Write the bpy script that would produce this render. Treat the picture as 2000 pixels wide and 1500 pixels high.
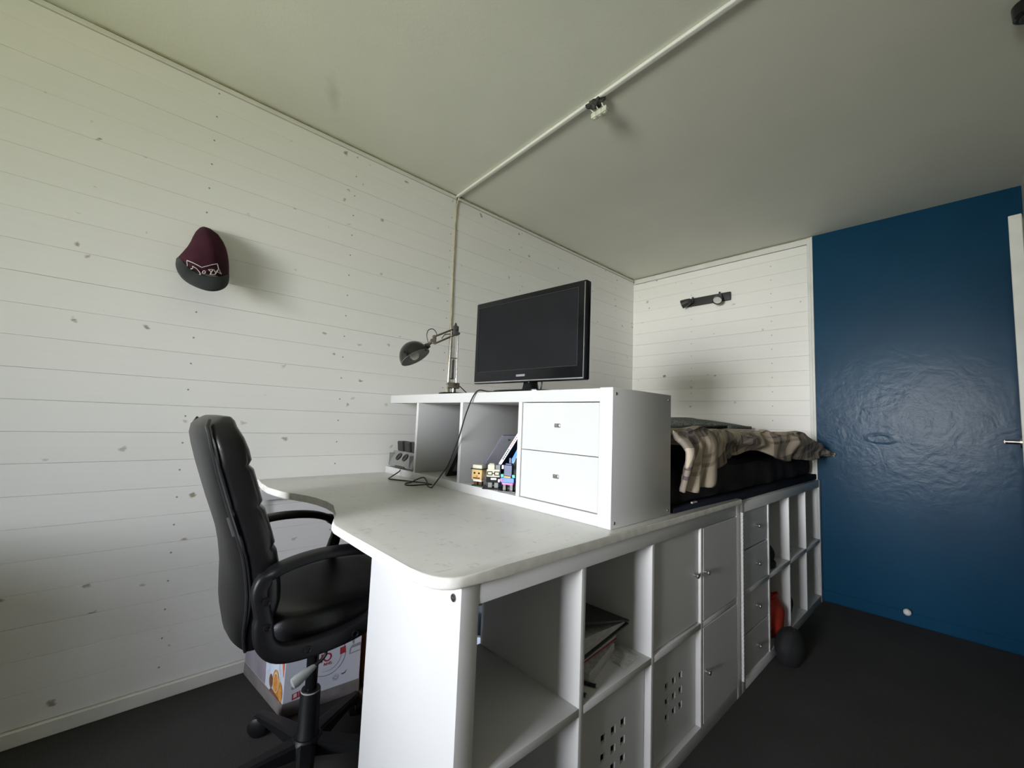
import bpy, bmesh, math, random
from mathutils import Vector, Matrix
random.seed(7)
PI = math.pi
SC = bpy.context.scene
COL = SC.collection
for _o in list(bpy.data.objects): bpy.data.objects.remove(_o)

# ------------------------------------------------------------------ camera, world, light, exposure
W, H, L, YR, XF = 1.436, 2.483, 2.977, -0.93, -3.05      # left wall y, ceiling z, back wall x, right wall y, window wall x
yaw, pitch, roll = 0.8241, 0.0859, 0.0390
fw = Vector((math.cos(pitch)*math.cos(yaw), math.cos(pitch)*math.sin(yaw), math.sin(pitch)))
rt = Vector((math.sin(yaw), -math.cos(yaw), 0)); up = rt.cross(fw)
r2 = math.cos(roll)*rt + math.sin(roll)*up; u2 = -math.sin(roll)*rt + math.cos(roll)*up
cam_d = bpy.data.cameras.new('camera'); cam = bpy.data.objects.new('camera', cam_d); COL.objects.link(cam)
cam_d.sensor_width = 36; cam_d.lens = 36*818.73/2000; cam_d.clip_start = .02
cam.matrix_world = Matrix(((r2.x,u2.x,-fw.x,-0.5093),(r2.y,u2.y,-fw.y,-0.6705),(r2.z,u2.z,-fw.z,1.0993),(0,0,0,1)))
SC.camera = cam

world = bpy.data.worlds.new('world'); SC.world = world; world.use_nodes = True
wn = world.node_tree.nodes; wl = world.node_tree.links
bg = wn['Background']; bg.inputs[1].default_value = 1.0
tcw = wn.new('ShaderNodeTexCoord'); sx = wn.new('ShaderNodeSeparateXYZ'); rw = wn.new('ShaderNodeValToRGB')
wl.new(tcw.outputs['Generated'], sx.inputs[0]); mr = wn.new('ShaderNodeMapRange')
mr.inputs[1].default_value = -1; mr.inputs[2].default_value = 1
wl.new(sx.outputs[2], mr.inputs[0]); wl.new(mr.outputs[0], rw.inputs[0]); wl.new(rw.outputs[0], bg.inputs[0])
rw.color_ramp.elements[0].color = (.16,.22,.07,1); rw.color_ramp.elements[0].position = .49
rw.color_ramp.elements[1].color = (.75,.85,1,1); rw.color_ramp.elements[1].position = .51

WY0, WY1, WZ0, WZ1 = -0.72, 0.58, 0.82, 1.85     # window opening
def area(name, loc, d, sx_, sy_, power, col, spread=180):
    l = bpy.data.lights.new(name, 'AREA'); l.shape = 'RECTANGLE'; l.size = sx_; l.size_y = sy_
    l.energy = power; l.color = col; l.spread = math.radians(spread)
    o = bpy.data.objects.new(name, l); COL.objects.link(o); o.location = loc
    o.rotation_euler = Vector(d).to_track_quat('-Z', 'Y').to_euler(); return o
# daylight through the window: sky from above (bluish) and light bounced up from the grass outside (green)
area('window_skylight', (XF-.11,(WY0+WY1)/2,(WZ0+WZ1)/2+.05), (1,.12,-.14), 1.2, .9, 24, (.88,.93,1.05), 69)
area('window_grass_bounce', (XF-2.6,-.65,.25), (1,.10,.40), 2.6, 1.6, 270, (.96,1.0,.66))
# added lamp outside the window, lifting the light on the back wall
area('far_window_fill', (XF-5,-.95,1.75), (1,.12,-.04), 1.5, 1.5, 400, (1.0,.98,.92))
SC.view_settings.view_transform = 'Standard'; SC.view_settings.look = 'None'
SC.view_settings.gamma = 1; SC.view_settings.use_curve_mapping = False
SC.view_settings.exposure = 0.09

# ------------------------------------------------------------------ materials
class NT:
    def __init__(s, name):
        s.m = bpy.data.materials.new(name); s.m.use_nodes = True
        s.n = s.m.node_tree.nodes; s.l = s.m.node_tree.links; s.b = s.n['Principled BSDF']
    def new(s, t, **k):
        o = s.n.new(t)
        for a, v in k.items(): setattr(o, a, v)
        return o
    def link(s, a, b): s.l.new(a, b)
    def math(s, op, a, b=None, c=None):
        o = s.new('ShaderNodeMath', operation=op)
        for i, v in enumerate((a, b, c)):
            if v is None: continue
            if isinstance(v, (int, float)): o.inputs[i].default_value = v
            else: s.link(v, o.inputs[i])
        return o.outputs[0]
    def mix(s, f, a, b):
        o = s.new('ShaderNodeMix', data_type='RGBA')
        for i, v in ((0, f), (6, a), (7, b)):
            if isinstance(v, (int, float)): o.inputs[i].default_value = v
            elif isinstance(v, tuple): o.inputs[i].default_value = v+(1,) if len(v) == 3 else v
            else: s.link(v, o.inputs[i])
        return o.outputs[2]
    def noise(s, vec, scale, detail=3, rough=.5):
        o = s.new('ShaderNodeTexNoise'); o.inputs['Scale'].default_value = scale
        o.inputs['Detail'].default_value = detail; o.inputs['Roughness'].default_value = rough
        if vec is not None: s.link(vec, o.inputs['Vector'])
        return o.outputs['Fac']
    def coord(s, kind='Object', scale=(1,1,1), loc=(0,0,0)):
        t = s.new('ShaderNodeTexCoord'); mp = s.new('ShaderNodeMapping'); mp.inputs['Scale'].default_value = scale
        mp.inputs['Location'].default_value = loc
        s.link(t.outputs[kind], mp.inputs[0]); return mp.outputs[0]
    def bump(s, h, strength=.2, dist=.002):
        b = s.new('ShaderNodeBump'); b.inputs['Strength'].default_value = strength; b.inputs['Distance'].default_value = dist
        s.link(h, b.inputs['Height']); s.link(b.outputs[0], s.b.inputs['Normal'])
    def ramp(s, f, p0, c0, p1, c1):
        r = s.new('ShaderNodeValToRGB'); e = r.color_ramp.elements
        e[0].position = p0; e[0].color = c0+(1,); e[1].position = p1; e[1].color = c1+(1,)
        s.link(f, r.inputs[0]); return r.outputs[0]
def mat(name, col, rough=.5, metal=0, var=.12, vs=9, bump=0, bs=80, bd=.001, spec=.5, coat=0, stretch=(1,1,1)):
    t = NT(name); b = t.b
    c = t.coord('Object', stretch); f = t.noise(c, vs, 4)
    lo = tuple(x*(1-var) for x in col); hi = tuple(min(1, x*(1+var)) for x in col)
    t.link(t.ramp(f, .3, lo, .7, hi), b.inputs['Base Color'])
    b.inputs['Roughness'].default_value = rough; b.inputs['Metallic'].default_value = metal
    b.inputs['Specular IOR Level'].default_value = spec; b.inputs['Coat Weight'].default_value = coat
    if bump: t.bump(t.noise(c, bs, 3), bump, bd)
    return t.m

def plank_mat(name, base, axis):
    """white painted pine: knots and nail heads showing through; axis = long axis of the planks"""
    t = NT(name)
    g = t.new('ShaderNodeNewGeometry'); s = t.new('ShaderNodeSeparateXYZ'); t.link(g.outputs['Position'], s.inputs[0])
    oi = t.new('ShaderNodeObjectInfo')
    along = s.outputs[0 if axis == 'x' else 1]
    cb = t.new('ShaderNodeCombineXYZ'); t.link(t.math('ADD', t.math('MULTIPLY', along, 5.6), t.math('MULTIPLY', oi.outputs['Random'], 37)), cb.inputs[0])
    t.link(t.math('MULTIPLY', s.outputs[2], 7.7), cb.inputs[1]); t.link(t.math('MULTIPLY', oi.outputs['Random'], 3), cb.inputs[2])
    # warped knots
    v = t.new('ShaderNodeTexVoronoi', voronoi_dimensions='2D'); v.inputs['Scale'].default_value = 1.0
    nz = t.new('ShaderNodeTexNoise'); nz.inputs['Scale'].default_value = 6; t.link(cb.outputs[0], nz.inputs['Vector'])
    vm = t.new('ShaderNodeVectorMath', operation='MULTIPLY_ADD'); vm.inputs[1].default_value = (.14,.3,0)
    t.link(nz.outputs['Color'], vm.inputs[0]); t.link(cb.outputs[0], vm.inputs[2]); t.link(vm.outputs[0], v.inputs['Vector'])
    sp = t.new('ShaderNodeSeparateColor'); t.link(v.outputs['Color'], sp.inputs[0])
    rad = t.math('MULTIPLY', t.math('SUBTRACT', sp.outputs[0], .45), .17)
    rel = t.math('SUBTRACT', rad, v.outputs['Distance'])
    k = t.new('ShaderNodeMapRange'); k.inputs[1].default_value = 0; k.inputs[2].default_value = .045; t.link(rel, k.inputs[0])
    knot = t.math('MULTIPLY', k.outputs[0], t.math('MULTIPLY_ADD', sp.outputs[1], .6, .25))
    # nail heads in columns on the studs
    ax = t.math('ABSOLUTE', t.math('SUBTRACT', t.math('FRACT', t.math('DIVIDE', t.math('ADD', along, .02), .6)), .5))
    az = t.math('ABSOLUTE', t.math('SUBTRACT', t.math('FRACT', t.math('DIVIDE', t.math('SUBTRACT', s.outputs[2], .052), .1053)), .62))
    d = t.math('ADD', t.math('MULTIPLY', ax, .6), t.math('MULTIPLY', az, .1053))
    nail = t.math('MULTIPLY', t.math('LESS_THAN', d, .0042), .7)
    # grain and dirt
    cg = t.new('ShaderNodeCombineXYZ'); t.link(t.math('MULTIPLY', along, 1.5), cg.inputs[0]); t.link(t.math('MULTIPLY', s.outputs[2], 60), cg.inputs[1])
    t.link(t.math('MULTIPLY', oi.outputs['Random'], 20), cg.inputs[2])
    gr = t.noise(cg.outputs[0], 1, 5, .6)
    blot = t.noise(g.outputs['Position'], 1.7, 4, .6)
    val = t.math('ADD', t.math('MULTIPLY', gr, .10), t.math('MULTIPLY', blot, .10))
    val = t.math('ADD', val, t.math('MULTIPLY', oi.outputs['Random'], .05))
    c0 = t.mix(val, tuple(min(1, x*1.06) for x in base), tuple(x*.62 for x in base))
    c1 = t.mix(knot, c0, (.22,.175,.10)); c2 = t.mix(nail, c1, (.05,.045,.04))
    t.link(c2, t.b.inputs['Base Color']); t.b.inputs['Roughness'].default_value = .55
    t.bump(t.math('SUBTRACT', gr, t.math('MULTIPLY', knot, .6)), .25, .0015)
    return t.m

M = {}
M['plank_long'] = plank_mat('plank_white_long', (.88,.87,.835), 'x')
M['plank_back'] = plank_mat('plank_white_back', (.92,.895,.84), 'y')
def ceil_mat():
    t = NT('ceiling_board'); c = t.coord('Object')
    f = t.noise(c, .9, 5, .6); f2 = t.noise(c, 90, 3, .7)
    col = t.ramp(f, .3, (.70,.70,.615), .72, (.79,.785,.69))
    # old stain beside the left wall
    g = t.new('ShaderNodeNewGeometry'); s = t.new('ShaderNodeSeparateXYZ'); t.link(g.outputs['Position'], s.inputs[0])
    dx = t.math('SUBTRACT', s.outputs[0], .05); dy = t.math('SUBTRACT', s.outputs[1], 1.16)
    u = t.math('ADD', t.math('MULTIPLY', dx, .35), t.math('MULTIPLY', dy, .9)); v_ = t.math('SUBTRACT', t.math('MULTIPLY', dx, .9), t.math('MULTIPLY', dy, .35))
    dd = t.math('SQRT', t.math('ADD', t.math('MULTIPLY', t.math('MULTIPLY', u, u), 18), t.math('MULTIPLY', t.math('MULTIPLY', v_, v_), 320)))
    st = t.new('ShaderNodeMapRange'); st.inputs[1].default_value = 1.25; st.inputs[2].default_value = .3
    t.link(t.math('ADD', dd, t.math('MULTIPLY', t.noise(c, 14, 4), 1.2)), st.inputs[0])
    t.link(t.mix(t.math('MULTIPLY', st.outputs[0], .55), col, (.36,.37,.26)), t.b.inputs['Base Color'])
    t.b.inputs['Roughness'].default_value = .8; t.bump(f2, .25, .002); return t.m
M['ceiling'] = ceil_mat()
def carpet_mat():
    t = NT('carpet_charcoal'); c = t.coord('Object'); f = t.noise(c, 420, 3, .8); g = t.noise(c, 3, 4)
    a = t.ramp(f, .3, (.028,.027,.026), .75, (.125,.120,.114)); 
    t.link(t.mix(t.math('MULTIPLY', g, .4), a, (.012,.012,.012)), t.b.inputs['Base Color'])
    t.b.inputs['Roughness'].default_value = .95; t.b.inputs['Specular IOR Level'].default_value = .1; t.bump(f, .8, .004); return t.m
M['carpet'] = carpet_mat()
def blue_mat():
    t = NT('blue_gloss_paint'); g = t.new('ShaderNodeNewGeometry'); s = t.new('ShaderNodeSeparateXYZ'); t.link(g.outputs['Position'], s.inputs[0])
    f = t.noise(g.outputs['Position'], 3, 4); t.link(t.ramp(f, .3, (.003,.044,.094), .75, (.004,.054,.112)), t.b.inputs['Base Color'])
    # rough patched plaster around the old fixing, smooth elsewhere
    dy = t.math('ADD', s.outputs[1], .40); dz = t.math('SUBTRACT', s.outputs[2], 1.12)
    d = t.math('SQRT', t.math('ADD', t.math('MULTIPLY', t.math('MULTIPLY', dy, dy), 4.5), t.math('MULTIPLY', t.math('MULTIPLY', dz, dz), 6)))
    mk = t.new('ShaderNodeMapRange'); mk.inputs[1].default_value = 1.5; mk.inputs[2].default_value = .1; mk.inputs[3].default_value = .08; t.link(d, mk.inputs[0])
    n1 = t.noise(g.outputs['Position'], 22, 5, .62); n2 = t.noise(g.outputs['Position'], 5, 2)
    n3 = t.new('ShaderNodeTexNoise'); n3.inputs['Scale'].default_value = 9; n3.inputs['Detail'].default_value = 4; n3.inputs['Distortion'].default_value = 1.6
    t.link(g.outputs['Position'], n3.inputs['Vector'])
    h = t.math('MULTIPLY', t.math('ADD', t.math('ADD', t.math('MULTIPLY', n1, .7), n3.outputs['Fac']), t.math('MULTIPLY', n2, .6)), mk.outputs[0])
    # oval filled hole: rim and dent
    ey = t.math('DIVIDE', t.math('ADD', s.outputs[1], .315), .062); ez = t.math('DIVIDE', t.math('SUBTRACT', s.outputs[2], 1.075), .026)
    e = t.math('SQRT', t.math('ADD', t.math('MULTIPLY', ey, ey), t.math('MULTIPLY', ez, ez)))
    rim = t.new('ShaderNodeMapRange'); rim.inputs[1].default_value = .45; rim.inputs[2].default_value = 0
    t.link(t.math('ABSOLUTE', t.math('SUBTRACT', t.math('ADD', e, t.math('MULTIPLY', n1, .5)), 1.25)), rim.inputs[0])
    h = t.math('ADD', h, t.math('MULTIPLY', rim.outputs[0], .45))
    t.b.inputs['Roughness'].default_value = .30; t.b.inputs['Specular IOR Level'].default_value = .2
    t.bump(h, .45, .006); return t.m
M['blue'] = blue_mat()
M['trim_white'] = mat('trim_white', (.76,.75,.70), .5, var=.06, bump=.1)
M['wall_side'] = mat('pine_board_wall', (.60,.56,.48), .6, var=.15, vs=5, stretch=(1,1,8))
M['caulk'] = mat('yellowed_caulk', (.42,.37,.25), .7, var=.25, vs=25, bump=.5, bs=120)
M['cabinet'] = mat('cabinet_white_foil', (.57,.57,.565), .38, var=.02, vs=4, bump=.04, bs=500, bd=.0005)
M['cabinet_drawer'] = mat('drawer_white_foil', (.53,.53,.52), .35, var=.015, vs=4)
M['hole_shade'] = mat('hole_shade_black', (.004,.004,.004), .95, spec=0)  # black that paints in the shade behind the door holes
def desk_mat():
    t = NT('desk_top_worn_white'); c = t.coord('Object'); f = t.noise(c, 4, 6, .65); sp = t.noise(t.coord('Object', (14,40,1)), 1.2, 5, .7); sc = t.noise(t.coord('Object', (60,25,1)), 1, 3)
    a = t.ramp(f, .3, (.60,.59,.555), .7, (.68,.67,.63)); r = t.new('ShaderNodeMapRange'); r.inputs[1].default_value = .60; r.inputs[2].default_value = .72; t.link(sp, r.inputs[0])
    r3 = t.new('ShaderNodeMapRange'); r3.inputs[1].default_value = .64; r3.inputs[2].default_value = .76; t.link(sc, r3.inputs[0])
    b = t.mix(t.math('MULTIPLY', r.outputs[0], .55), a, (.22,.20,.17)); b = t.mix(t.math('MULTIPLY', r3.outputs[0], .4), b, (.25,.24,.22))
    t.link(b, t.b.inputs['Base Color']); t.b.inputs['Roughness'].default_value = .33; t.bump(sp, .05, .001); return t.m
M['desk'] = desk_mat()
M['desk_edge'] = mat('desk_edge_painted', (.74,.73,.68), .45, var=.12, vs=30, bump=.2, bs=60)
M['leather'] = mat('black_leather', (.006,.006,.007), .34, var=.2, bump=.25, bs=260, bd=.0012, spec=.38)
M['leather_edge'] = mat('black_leather_piping', (.018,.018,.02), .25, spec=.7)
M['plastic'] = mat('black_plastic', (.006,.006,.007), .45, var=.15, bump=.12, bs=300, bd=.0006, spec=.28)
M['plastic_grey'] = mat('grey_plastic', (.30,.31,.30), .4)
M['black_gloss'] = mat('black_gloss', (.006,.006,.007), .12, spec=.3)
M['black_metal'] = mat('black_enamel', (.006,.006,.006), .10, spec=.6)
M['screen'] = mat('screen_black', (.010,.011,.012), .35, spec=.12)
M['silver'] = mat('silver_trim', (.5,.51,.52), .3, 1)
M['chrome'] = mat('brushed_nickel', (.40,.37,.34), .25, 1, var=.05)
M['shade_inside'] = mat('shade_inside_grey', (.42,.43,.41), .5)
M['bulb'] = mat('bulb_glass_white', (.8,.8,.78), .25)
M['steel_knob'] = mat('steel_knob', (.55,.55,.53), .28, 1)
M['screw'] = mat('screw_metal', (.22,.22,.21), .4, .8)
M['spot_grey'] = mat('dark_grey_metal', (.035,.035,.036), .5, var=.15)
M['lens'] = mat('frosted_lens', (.75,.75,.70), .2)
M['cap_maroon'] = mat('maroon_cloth', (.045,.010,.020), .85, var=.3, vs=14, bump=.5, bs=420, bd=.001, spec=.2)
M['cap_grey'] = mat('charcoal_cloth', (.050,.055,.056), .8, var=.15, bump=.4, bs=420, bd=.001, spec=.2)
M['thread'] = mat('white_thread', (.62,.58,.56), .7)
M['cable'] = mat('black_cable', (.012,.012,.013), .45)
M['taupe'] = mat('dusty_taupe_card', (.15,.135,.13), .8, var=.2, vs=18)
M['carton'] = mat('white_printed_card', (.50,.52,.58), .5, var=.05)
M['brown_card'] = mat('brown_card', (.36,.19,.09), .75, var=.1)
M['ink_dark'] = mat('dark_ink', (.09,.085,.10), .6)
M['ink_grey'] = mat('grey_ink', (.24,.24,.27), .6)
M['ink_red'] = mat('red_ink', (.33,.022,.03), .6)
M['ink_orange'] = mat('orange_ink', (.62,.115,.035), .6, var=.04)
M['ink_amber'] = mat('amber_ink', (.50,.22,.04), .5, var=.3, vs=60)
M['ink_brown'] = mat('brown_ink', (.16,.08,.05), .5, var=.4, vs=60)
M['ink_cream'] = mat('cream_ink', (.62,.50,.42), .5)
M['ink_pale'] = mat('pale_blue_ink', (.52,.60,.72), .5, var=.12, vs=40)
M['ink_mauve'] = mat('mauve_grey_ink', (.22,.20,.23), .6, var=.2, vs=22, stretch=(1,1,.3))
M['mattress'] = mat('mattress_charcoal', (.022,.019,.021), .85, var=.3, vs=8, bump=.5, bs=14, bd=.012, spec=.2)
M['navy'] = mat('navy_fabric', (.010,.013,.024), .85, var=.2, bump=.3, bs=200, spec=.2)
M['wool'] = mat('grey_bouclé', (.16,.17,.155), .95, var=.55, vs=75, bump=1, bs=90, bd=.006, spec=.1)
def plaid_mat():
    t = NT('checked_duvet_cotton'); uv = t.new('ShaderNodeUVMap'); s = t.new('ShaderNodeSeparateXYZ'); t.link(uv.outputs[0], s.inputs[0])
    def band(c, per, off, wid):   # soft-edged stripe mask
        f = t.math('FRACT', t.math('DIVIDE', t.math('ADD', c, off), per))
        return t.math('LESS_THAN', t.math('ABSOLUTE', t.math('SUBTRACT', f, .5)), wid/2/per)
    u, v = s.outputs[0], s.outputs[1]
    def stripes(c):
        a = t.math('MULTIPLY', band(c, .26, .0, .075), .72)
        b = t.math('MULTIPLY', band(c, .26, .118, .014), .45)
        d = t.math('MULTIPLY', band(c, .26, .151, .012), .35)
        w = band(c, .26, .0, .010)
        return t.math('ADD', a, t.math('ADD', b, d)), w
    su, wu = stripes(u); sv, wv = stripes(v)
    dk = t.math('MINIMUM', t.math('MULTIPLY', t.math('ADD', su, sv), .80), .90)
    col = t.mix(dk, (.46,.39,.30), (.060,.045,.050))
    wm = t.math('MULTIPLY', t.math('MAXIMUM', wu, wv), .35); col = t.mix(wm, col, (.34,.31,.28))
    t.link(col, t.b.inputs['Base Color']); t.b.inputs['Roughness'].default_value = .85; t.b.inputs['Specular IOR Level'].default_value = .2
    t.bump(t.noise(t.coord('Object'), 500, 2), .2, .0008); return t.m
M['plaid'] = plaid_mat()
M['sleeve'] = mat('lilac_grey_plastic', (.66,.66,.76), .35, var=.1, vs=6, stretch=(1,6,1))
M['sleeve_edge'] = mat('blue_grey_plastic', (.12,.13,.20), .4)
M['paper'] = mat('paper_white', (.74,.74,.74), .6, var=.06, vs=40)
M['paper_dim'] = mat('paper_pages', (.42,.42,.40), .7, var=.25, vs=60, stretch=(1,1,12))
M['blue_book'] = mat('sky_blue_cover', (.14,.32,.70), .35, var=.2, vs=20)
M['navy_book'] = mat('dark_navy_cover', (.012,.018,.035), .3, var=.6, vs=30)
M['olive'] = mat('olive_cover', (.07,.065,.035), .5, var=.3)
M['pink_ink'] = mat('pink_ink', (.62,.20,.20), .5)
M['photo'] = mat('grey_photo_print', (.22,.20,.20), .25, var=.7, vs=14)
M['frame_black'] = mat('frame_black', (.014,.014,.015), .4)
for nm, c in dict(toy_tan=(.66,.46,.20), toy_cream=(.72,.70,.55), toy_black=(.012,.012,.012), toy_grey=(.28,.28,.28), toy_navy=(.012,.03,.11), toy_blue=(.02,.14,.62),
                  toy_pink=(.50,.08,.28), toy_orange=(.75,.30,.04), toy_green=(.05,.40,.28), toy_dkgreen=(.015,.06,.035), toy_white=(.80,.80,.78), toy_brown=(.12,.05,.02), toy_dkgrey=(.05,.05,.05)).items():
    M[nm] = mat(nm, c, .25, var=.03)
M['radio'] = mat('radio_grey', (.20,.20,.19), .4, var=.1)
M['radio_dark'] = mat('radio_dark', (.035,.035,.034), .5)
M['red_cloth'] = mat('red_cloth', (.50,.035,.012), .8, var=.3, bump=.4, bs=60, bd=.004)
M['black_cloth'] = mat('black_cloth', (.008,.008,.009), .8, bump=.4, bs=40, bd=.004)
M['dark_folder'] = mat('dark_green_folder', (.012,.020,.015), .55)
M['terminal'] = mat('terminal_block', (.62,.63,.52), .4, var=.15, vs=40)
M['scorched'] = mat('scorched_mount', (.030,.029,.027), .7, var=.8, vs=40, bump=.8, bs=60, bd=.006)
M['door_paint'] = mat('door_white_paint', (.66,.65,.58), .5, var=.08, bump=.2, bs=90)

# ------------------------------------------------------------------ mesh helpers
def BM(): return bmesh.new()
def box(bm, a, b, bev=0, seg=2, mi=0, rot=None, piv=(0,0,0)):
    x0,y0,z0 = a; x1,y1,z1 = b
    r = bmesh.ops.create_cube(bm, size=1); vs = r['verts']
    for v in vs: v.co = Vector(((x0+x1)/2+v.co.x*(x1-x0), (y0+y1)/2+v.co.y*(y1-y0), (z0+z1)/2+v.co.z*(z1-z0)))
    fs = set(f for v in vs for f in v.link_faces)
    if bev:
        es = list(set(e for v in vs for e in v.link_edges))
        rr = bmesh.ops.bevel(bm, geom=es, offset=bev, segments=seg, affect='EDGES', profile=.5)
        fs = set(rr['faces']) | set(f for f in fs if f.is_valid); 
        for f in list(fs):
            if f.is_valid:
                for v in f.verts: 
                    for g in v.link_faces: fs.add(g)
    vs2 = set(v for f in fs if f.is_valid for v in f.verts)
    for f in fs:
        if f.is_valid: f.material_index = mi
    if rot is not None:
        bmesh.ops.rotate(bm, verts=list(vs2), cent=Vector(piv), matrix=rot)
    return list(vs2)
def cyl(bm, p0, p1, r0, r1=None, n=20, mi=0, cap=True):
    r1 = r0 if r1 is None else r1
    p0, p1 = Vector(p0), Vector(p1); d = p1-p0
    q = d.to_track_quat('Z', 'Y').to_matrix().to_4x4()
    res = bmesh.ops.create_cone(bm, cap_ends=cap, segments=n, radius1=r0, radius2=r1, depth=d.length, matrix=Matrix.Translation((p0+p1)/2) @ q)
    for f in set(f for v in res['verts'] for f in v.link_faces): f.material_index = mi
    return res['verts']
def catmull(pts, k=6):
    P = [Vector(p) for p in pts]; out = []
    for i in range(len(P)-1):
        a = P[i-1] if i else P[0]*2-P[1]; b, c = P[i], P[i+1]; d = P[i+2] if i+2 < len(P) else P[-1]*2-P[-2]
        for j in range(k):
            t = j/k; out.append(.5*((2*b)+(c-a)*t+(2*a-5*b+4*c-d)*t*t+(3*b-a-3*c+d)*t**3))
    out.append(P[-1]); return out
def tube(bm, pts, r, n=8, mi=0, smooth=0, closed=False):
    P = catmull(pts, smooth) if smooth else [Vector(p) for p in pts]
    rings = []; prev = None
    for i, p in enumerate(P):
        if closed: t = P[(i+1) % len(P)]-P[i-1]
        else: t = P[min(i+1, len(P)-1)]-P[max(i-1, 0)]
        if t.length < 1e-9: t = Vector((0,0,1))
        t.normalize()
        if prev is None:
            a = Vector((0,0,1)) if abs(t.z) < .9 else Vector((1,0,0)); nrm = t.cross(a).normalized()
        else:
            nrm = (prev - t*prev.dot(t)); nrm = nrm.normalized() if nrm.length > 1e-6 else t.orthogonal().normalized()
        prev = nrm; bn = t.cross(nrm); rr = r(i/(len(P)-1)) if callable(r) else r
        rings.append([bm.verts.new(p+rr*(math.cos(2*PI*k/n)*nrm+math.sin(2*PI*k/n)*bn)) for k in range(n)])
    m = len(rings)
    for i in range(m if closed else m-1):
        A, B = rings[i], rings[(i+1) % m]
        for k in range(n):
            f = bm.faces.new((A[k], A[(k+1) % n], B[(k+1) % n], B[k])); f.material_index = mi
    if not closed:
        for R_, rev in ((rings[0], True), (rings[-1], False)):
            f = bm.faces.new(R_[::-1] if rev else R_); f.material_index = mi
def sweep(bm, pts, half_w, half_t, wdir, k=6, n=10, closed=False, mi=0, power=3.2):
    """flat band: superellipse section, wide along wdir, thin in the plane of the path"""
    P = catmull(pts, k) if not closed else closed_spline(pts, k)
    wd = Vector(wdir).normalized(); rings = []; m = len(P)
    for i, p in enumerate(P):
        t = (P[(i+1) % m]-P[i-1]) if closed else (P[min(i+1, m-1)]-P[max(i-1, 0)])
        t.normalize(); nn = wd.cross(t).normalized(); s = i/(m-1)
        hw = half_w(s) if callable(half_w) else half_w; ht = half_t(s) if callable(half_t) else half_t
        ring = []
        for j in range(n*2):
            a = 2*PI*j/(n*2); c, q = math.cos(a), math.sin(a)
            ring.append(bm.verts.new(p+wd*hw*math.copysign(abs(c)**(2/power), c)+nn*ht*math.copysign(abs(q)**(2/power), q)))
        rings.append(ring)
    for i in range(m if closed else m-1):
        A, B = rings[i], rings[(i+1) % m]; K = len(A)
        for j in range(K): bm.faces.new((A[j], A[(j+1) % K], B[(j+1) % K], B[j])).material_index = mi
    if not closed: bm.faces.new(rings[0][::-1]); bm.faces.new(rings[-1])
def closed_spline(pts, k):
    P = [Vector(p) for p in pts]; n = len(P); out = []
    for i in range(n):
        a, b, c, d = P[i-1], P[i], P[(i+1) % n], P[(i+2) % n]
        for j in range(k):
            t = j/k; out.append(.5*((2*b)+(c-a)*t+(2*a-5*b+4*c-d)*t*t+(3*b-a-3*c+d)*t**3))
    return out
def prism(bm, poly, z0, z1, bev=0, mi=0, seg=3):
    """polygon in xy extruded z0..z1"""
    a = [bm.verts.new((x, y, z0)) for x, y in poly]; b = [bm.verts.new((x, y, z1)) for x, y in poly]
    f0 = bm.faces.new(a[::-1]); f1 = bm.faces.new(b); n = len(poly); fs = [f0, f1]
    for i in range(n): fs.append(bm.faces.new((a[i], a[(i+1) % n], b[(i+1) % n], b[i])))
    for f in fs: f.material_index = mi
    if bev:
        es = [e for e in set(list(f0.edges)+list(f1.edges))]
        bmesh.ops.bevel(bm, geom=es, offset=bev, segments=seg, affect='EDGES', profile=.5)
def lathe(bm, prof, org, axis, n=28, mi=0, closed_ends=False):
    """profile (r, t) revolved about axis through org"""
    ax = Vector(axis).normalized(); e1 = ax.orthogonal().normalized(); e2 = ax.cross(e1); o = Vector(org)
    rings = []
    for r, t in prof:
        if r < 1e-6: rings.append([bm.verts.new(o+ax*t)])
        else: rings.append([bm.verts.new(o+ax*t+r*(math.cos(2*PI*k/n)*e1+math.sin(2*PI*k/n)*e2)) for k in range(n)])
    for A, B in zip(rings, rings[1:]):
        for k in range(n):
            k2 = (k+1) % n
            if len(A) == 1 and len(B) == 1: continue
            if len(A) == 1: f = bm.faces.new((A[0], B[k2], B[k]))
            elif len(B) == 1: f = bm.faces.new((A[k], A[k2], B[0]))
            else: f = bm.faces.new((A[k], A[k2], B[k2], B[k]))
            f.material_index = mi
def loft(bm, rows, mi=0, close=False, cap=False):
    vr = [[bm.verts.new(p) for p in r] for r in rows]
    for A, B in zip(vr, vr[1:]):
        n = len(A)
        for k in range(n if close else n-1):
            bm.faces.new((A[k], A[(k+1) % n], B[(k+1) % n], B[k])).material_index = mi
    if cap: bm.faces.new(vr[0][::-1]); bm.faces.new(vr[-1])
    return vr
def obj(name, bm, m, parent=None, smooth=False, label=None, kind=None, loc=None, org=None):
    """link as one mesh object. Mesh coordinates are the parent's frame; org (in that frame) becomes the origin."""
    bmesh.ops.recalc_face_normals(bm, faces=bm.faces)
    if org is not None: bmesh.ops.translate(bm, verts=bm.verts, vec=-Vector(org))
    me = bpy.data.meshes.new(name); bm.to_mesh(me); bm.free()
    for k in (m if isinstance(m, (list, tuple)) else [m]): me.materials.append(M[k])
    if smooth:
        for p in me.polygons: p.use_smooth = True
        try: me.set_sharp_from_angle(angle=math.radians(42))
        except Exception: pass
    o = bpy.data.objects.new(name, me); COL.objects.link(o)
    if org is not None: o.location = org
    if parent: o.parent = parent
    if label: o['label'] = label
    if kind: o['kind'] = kind
    return o
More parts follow.
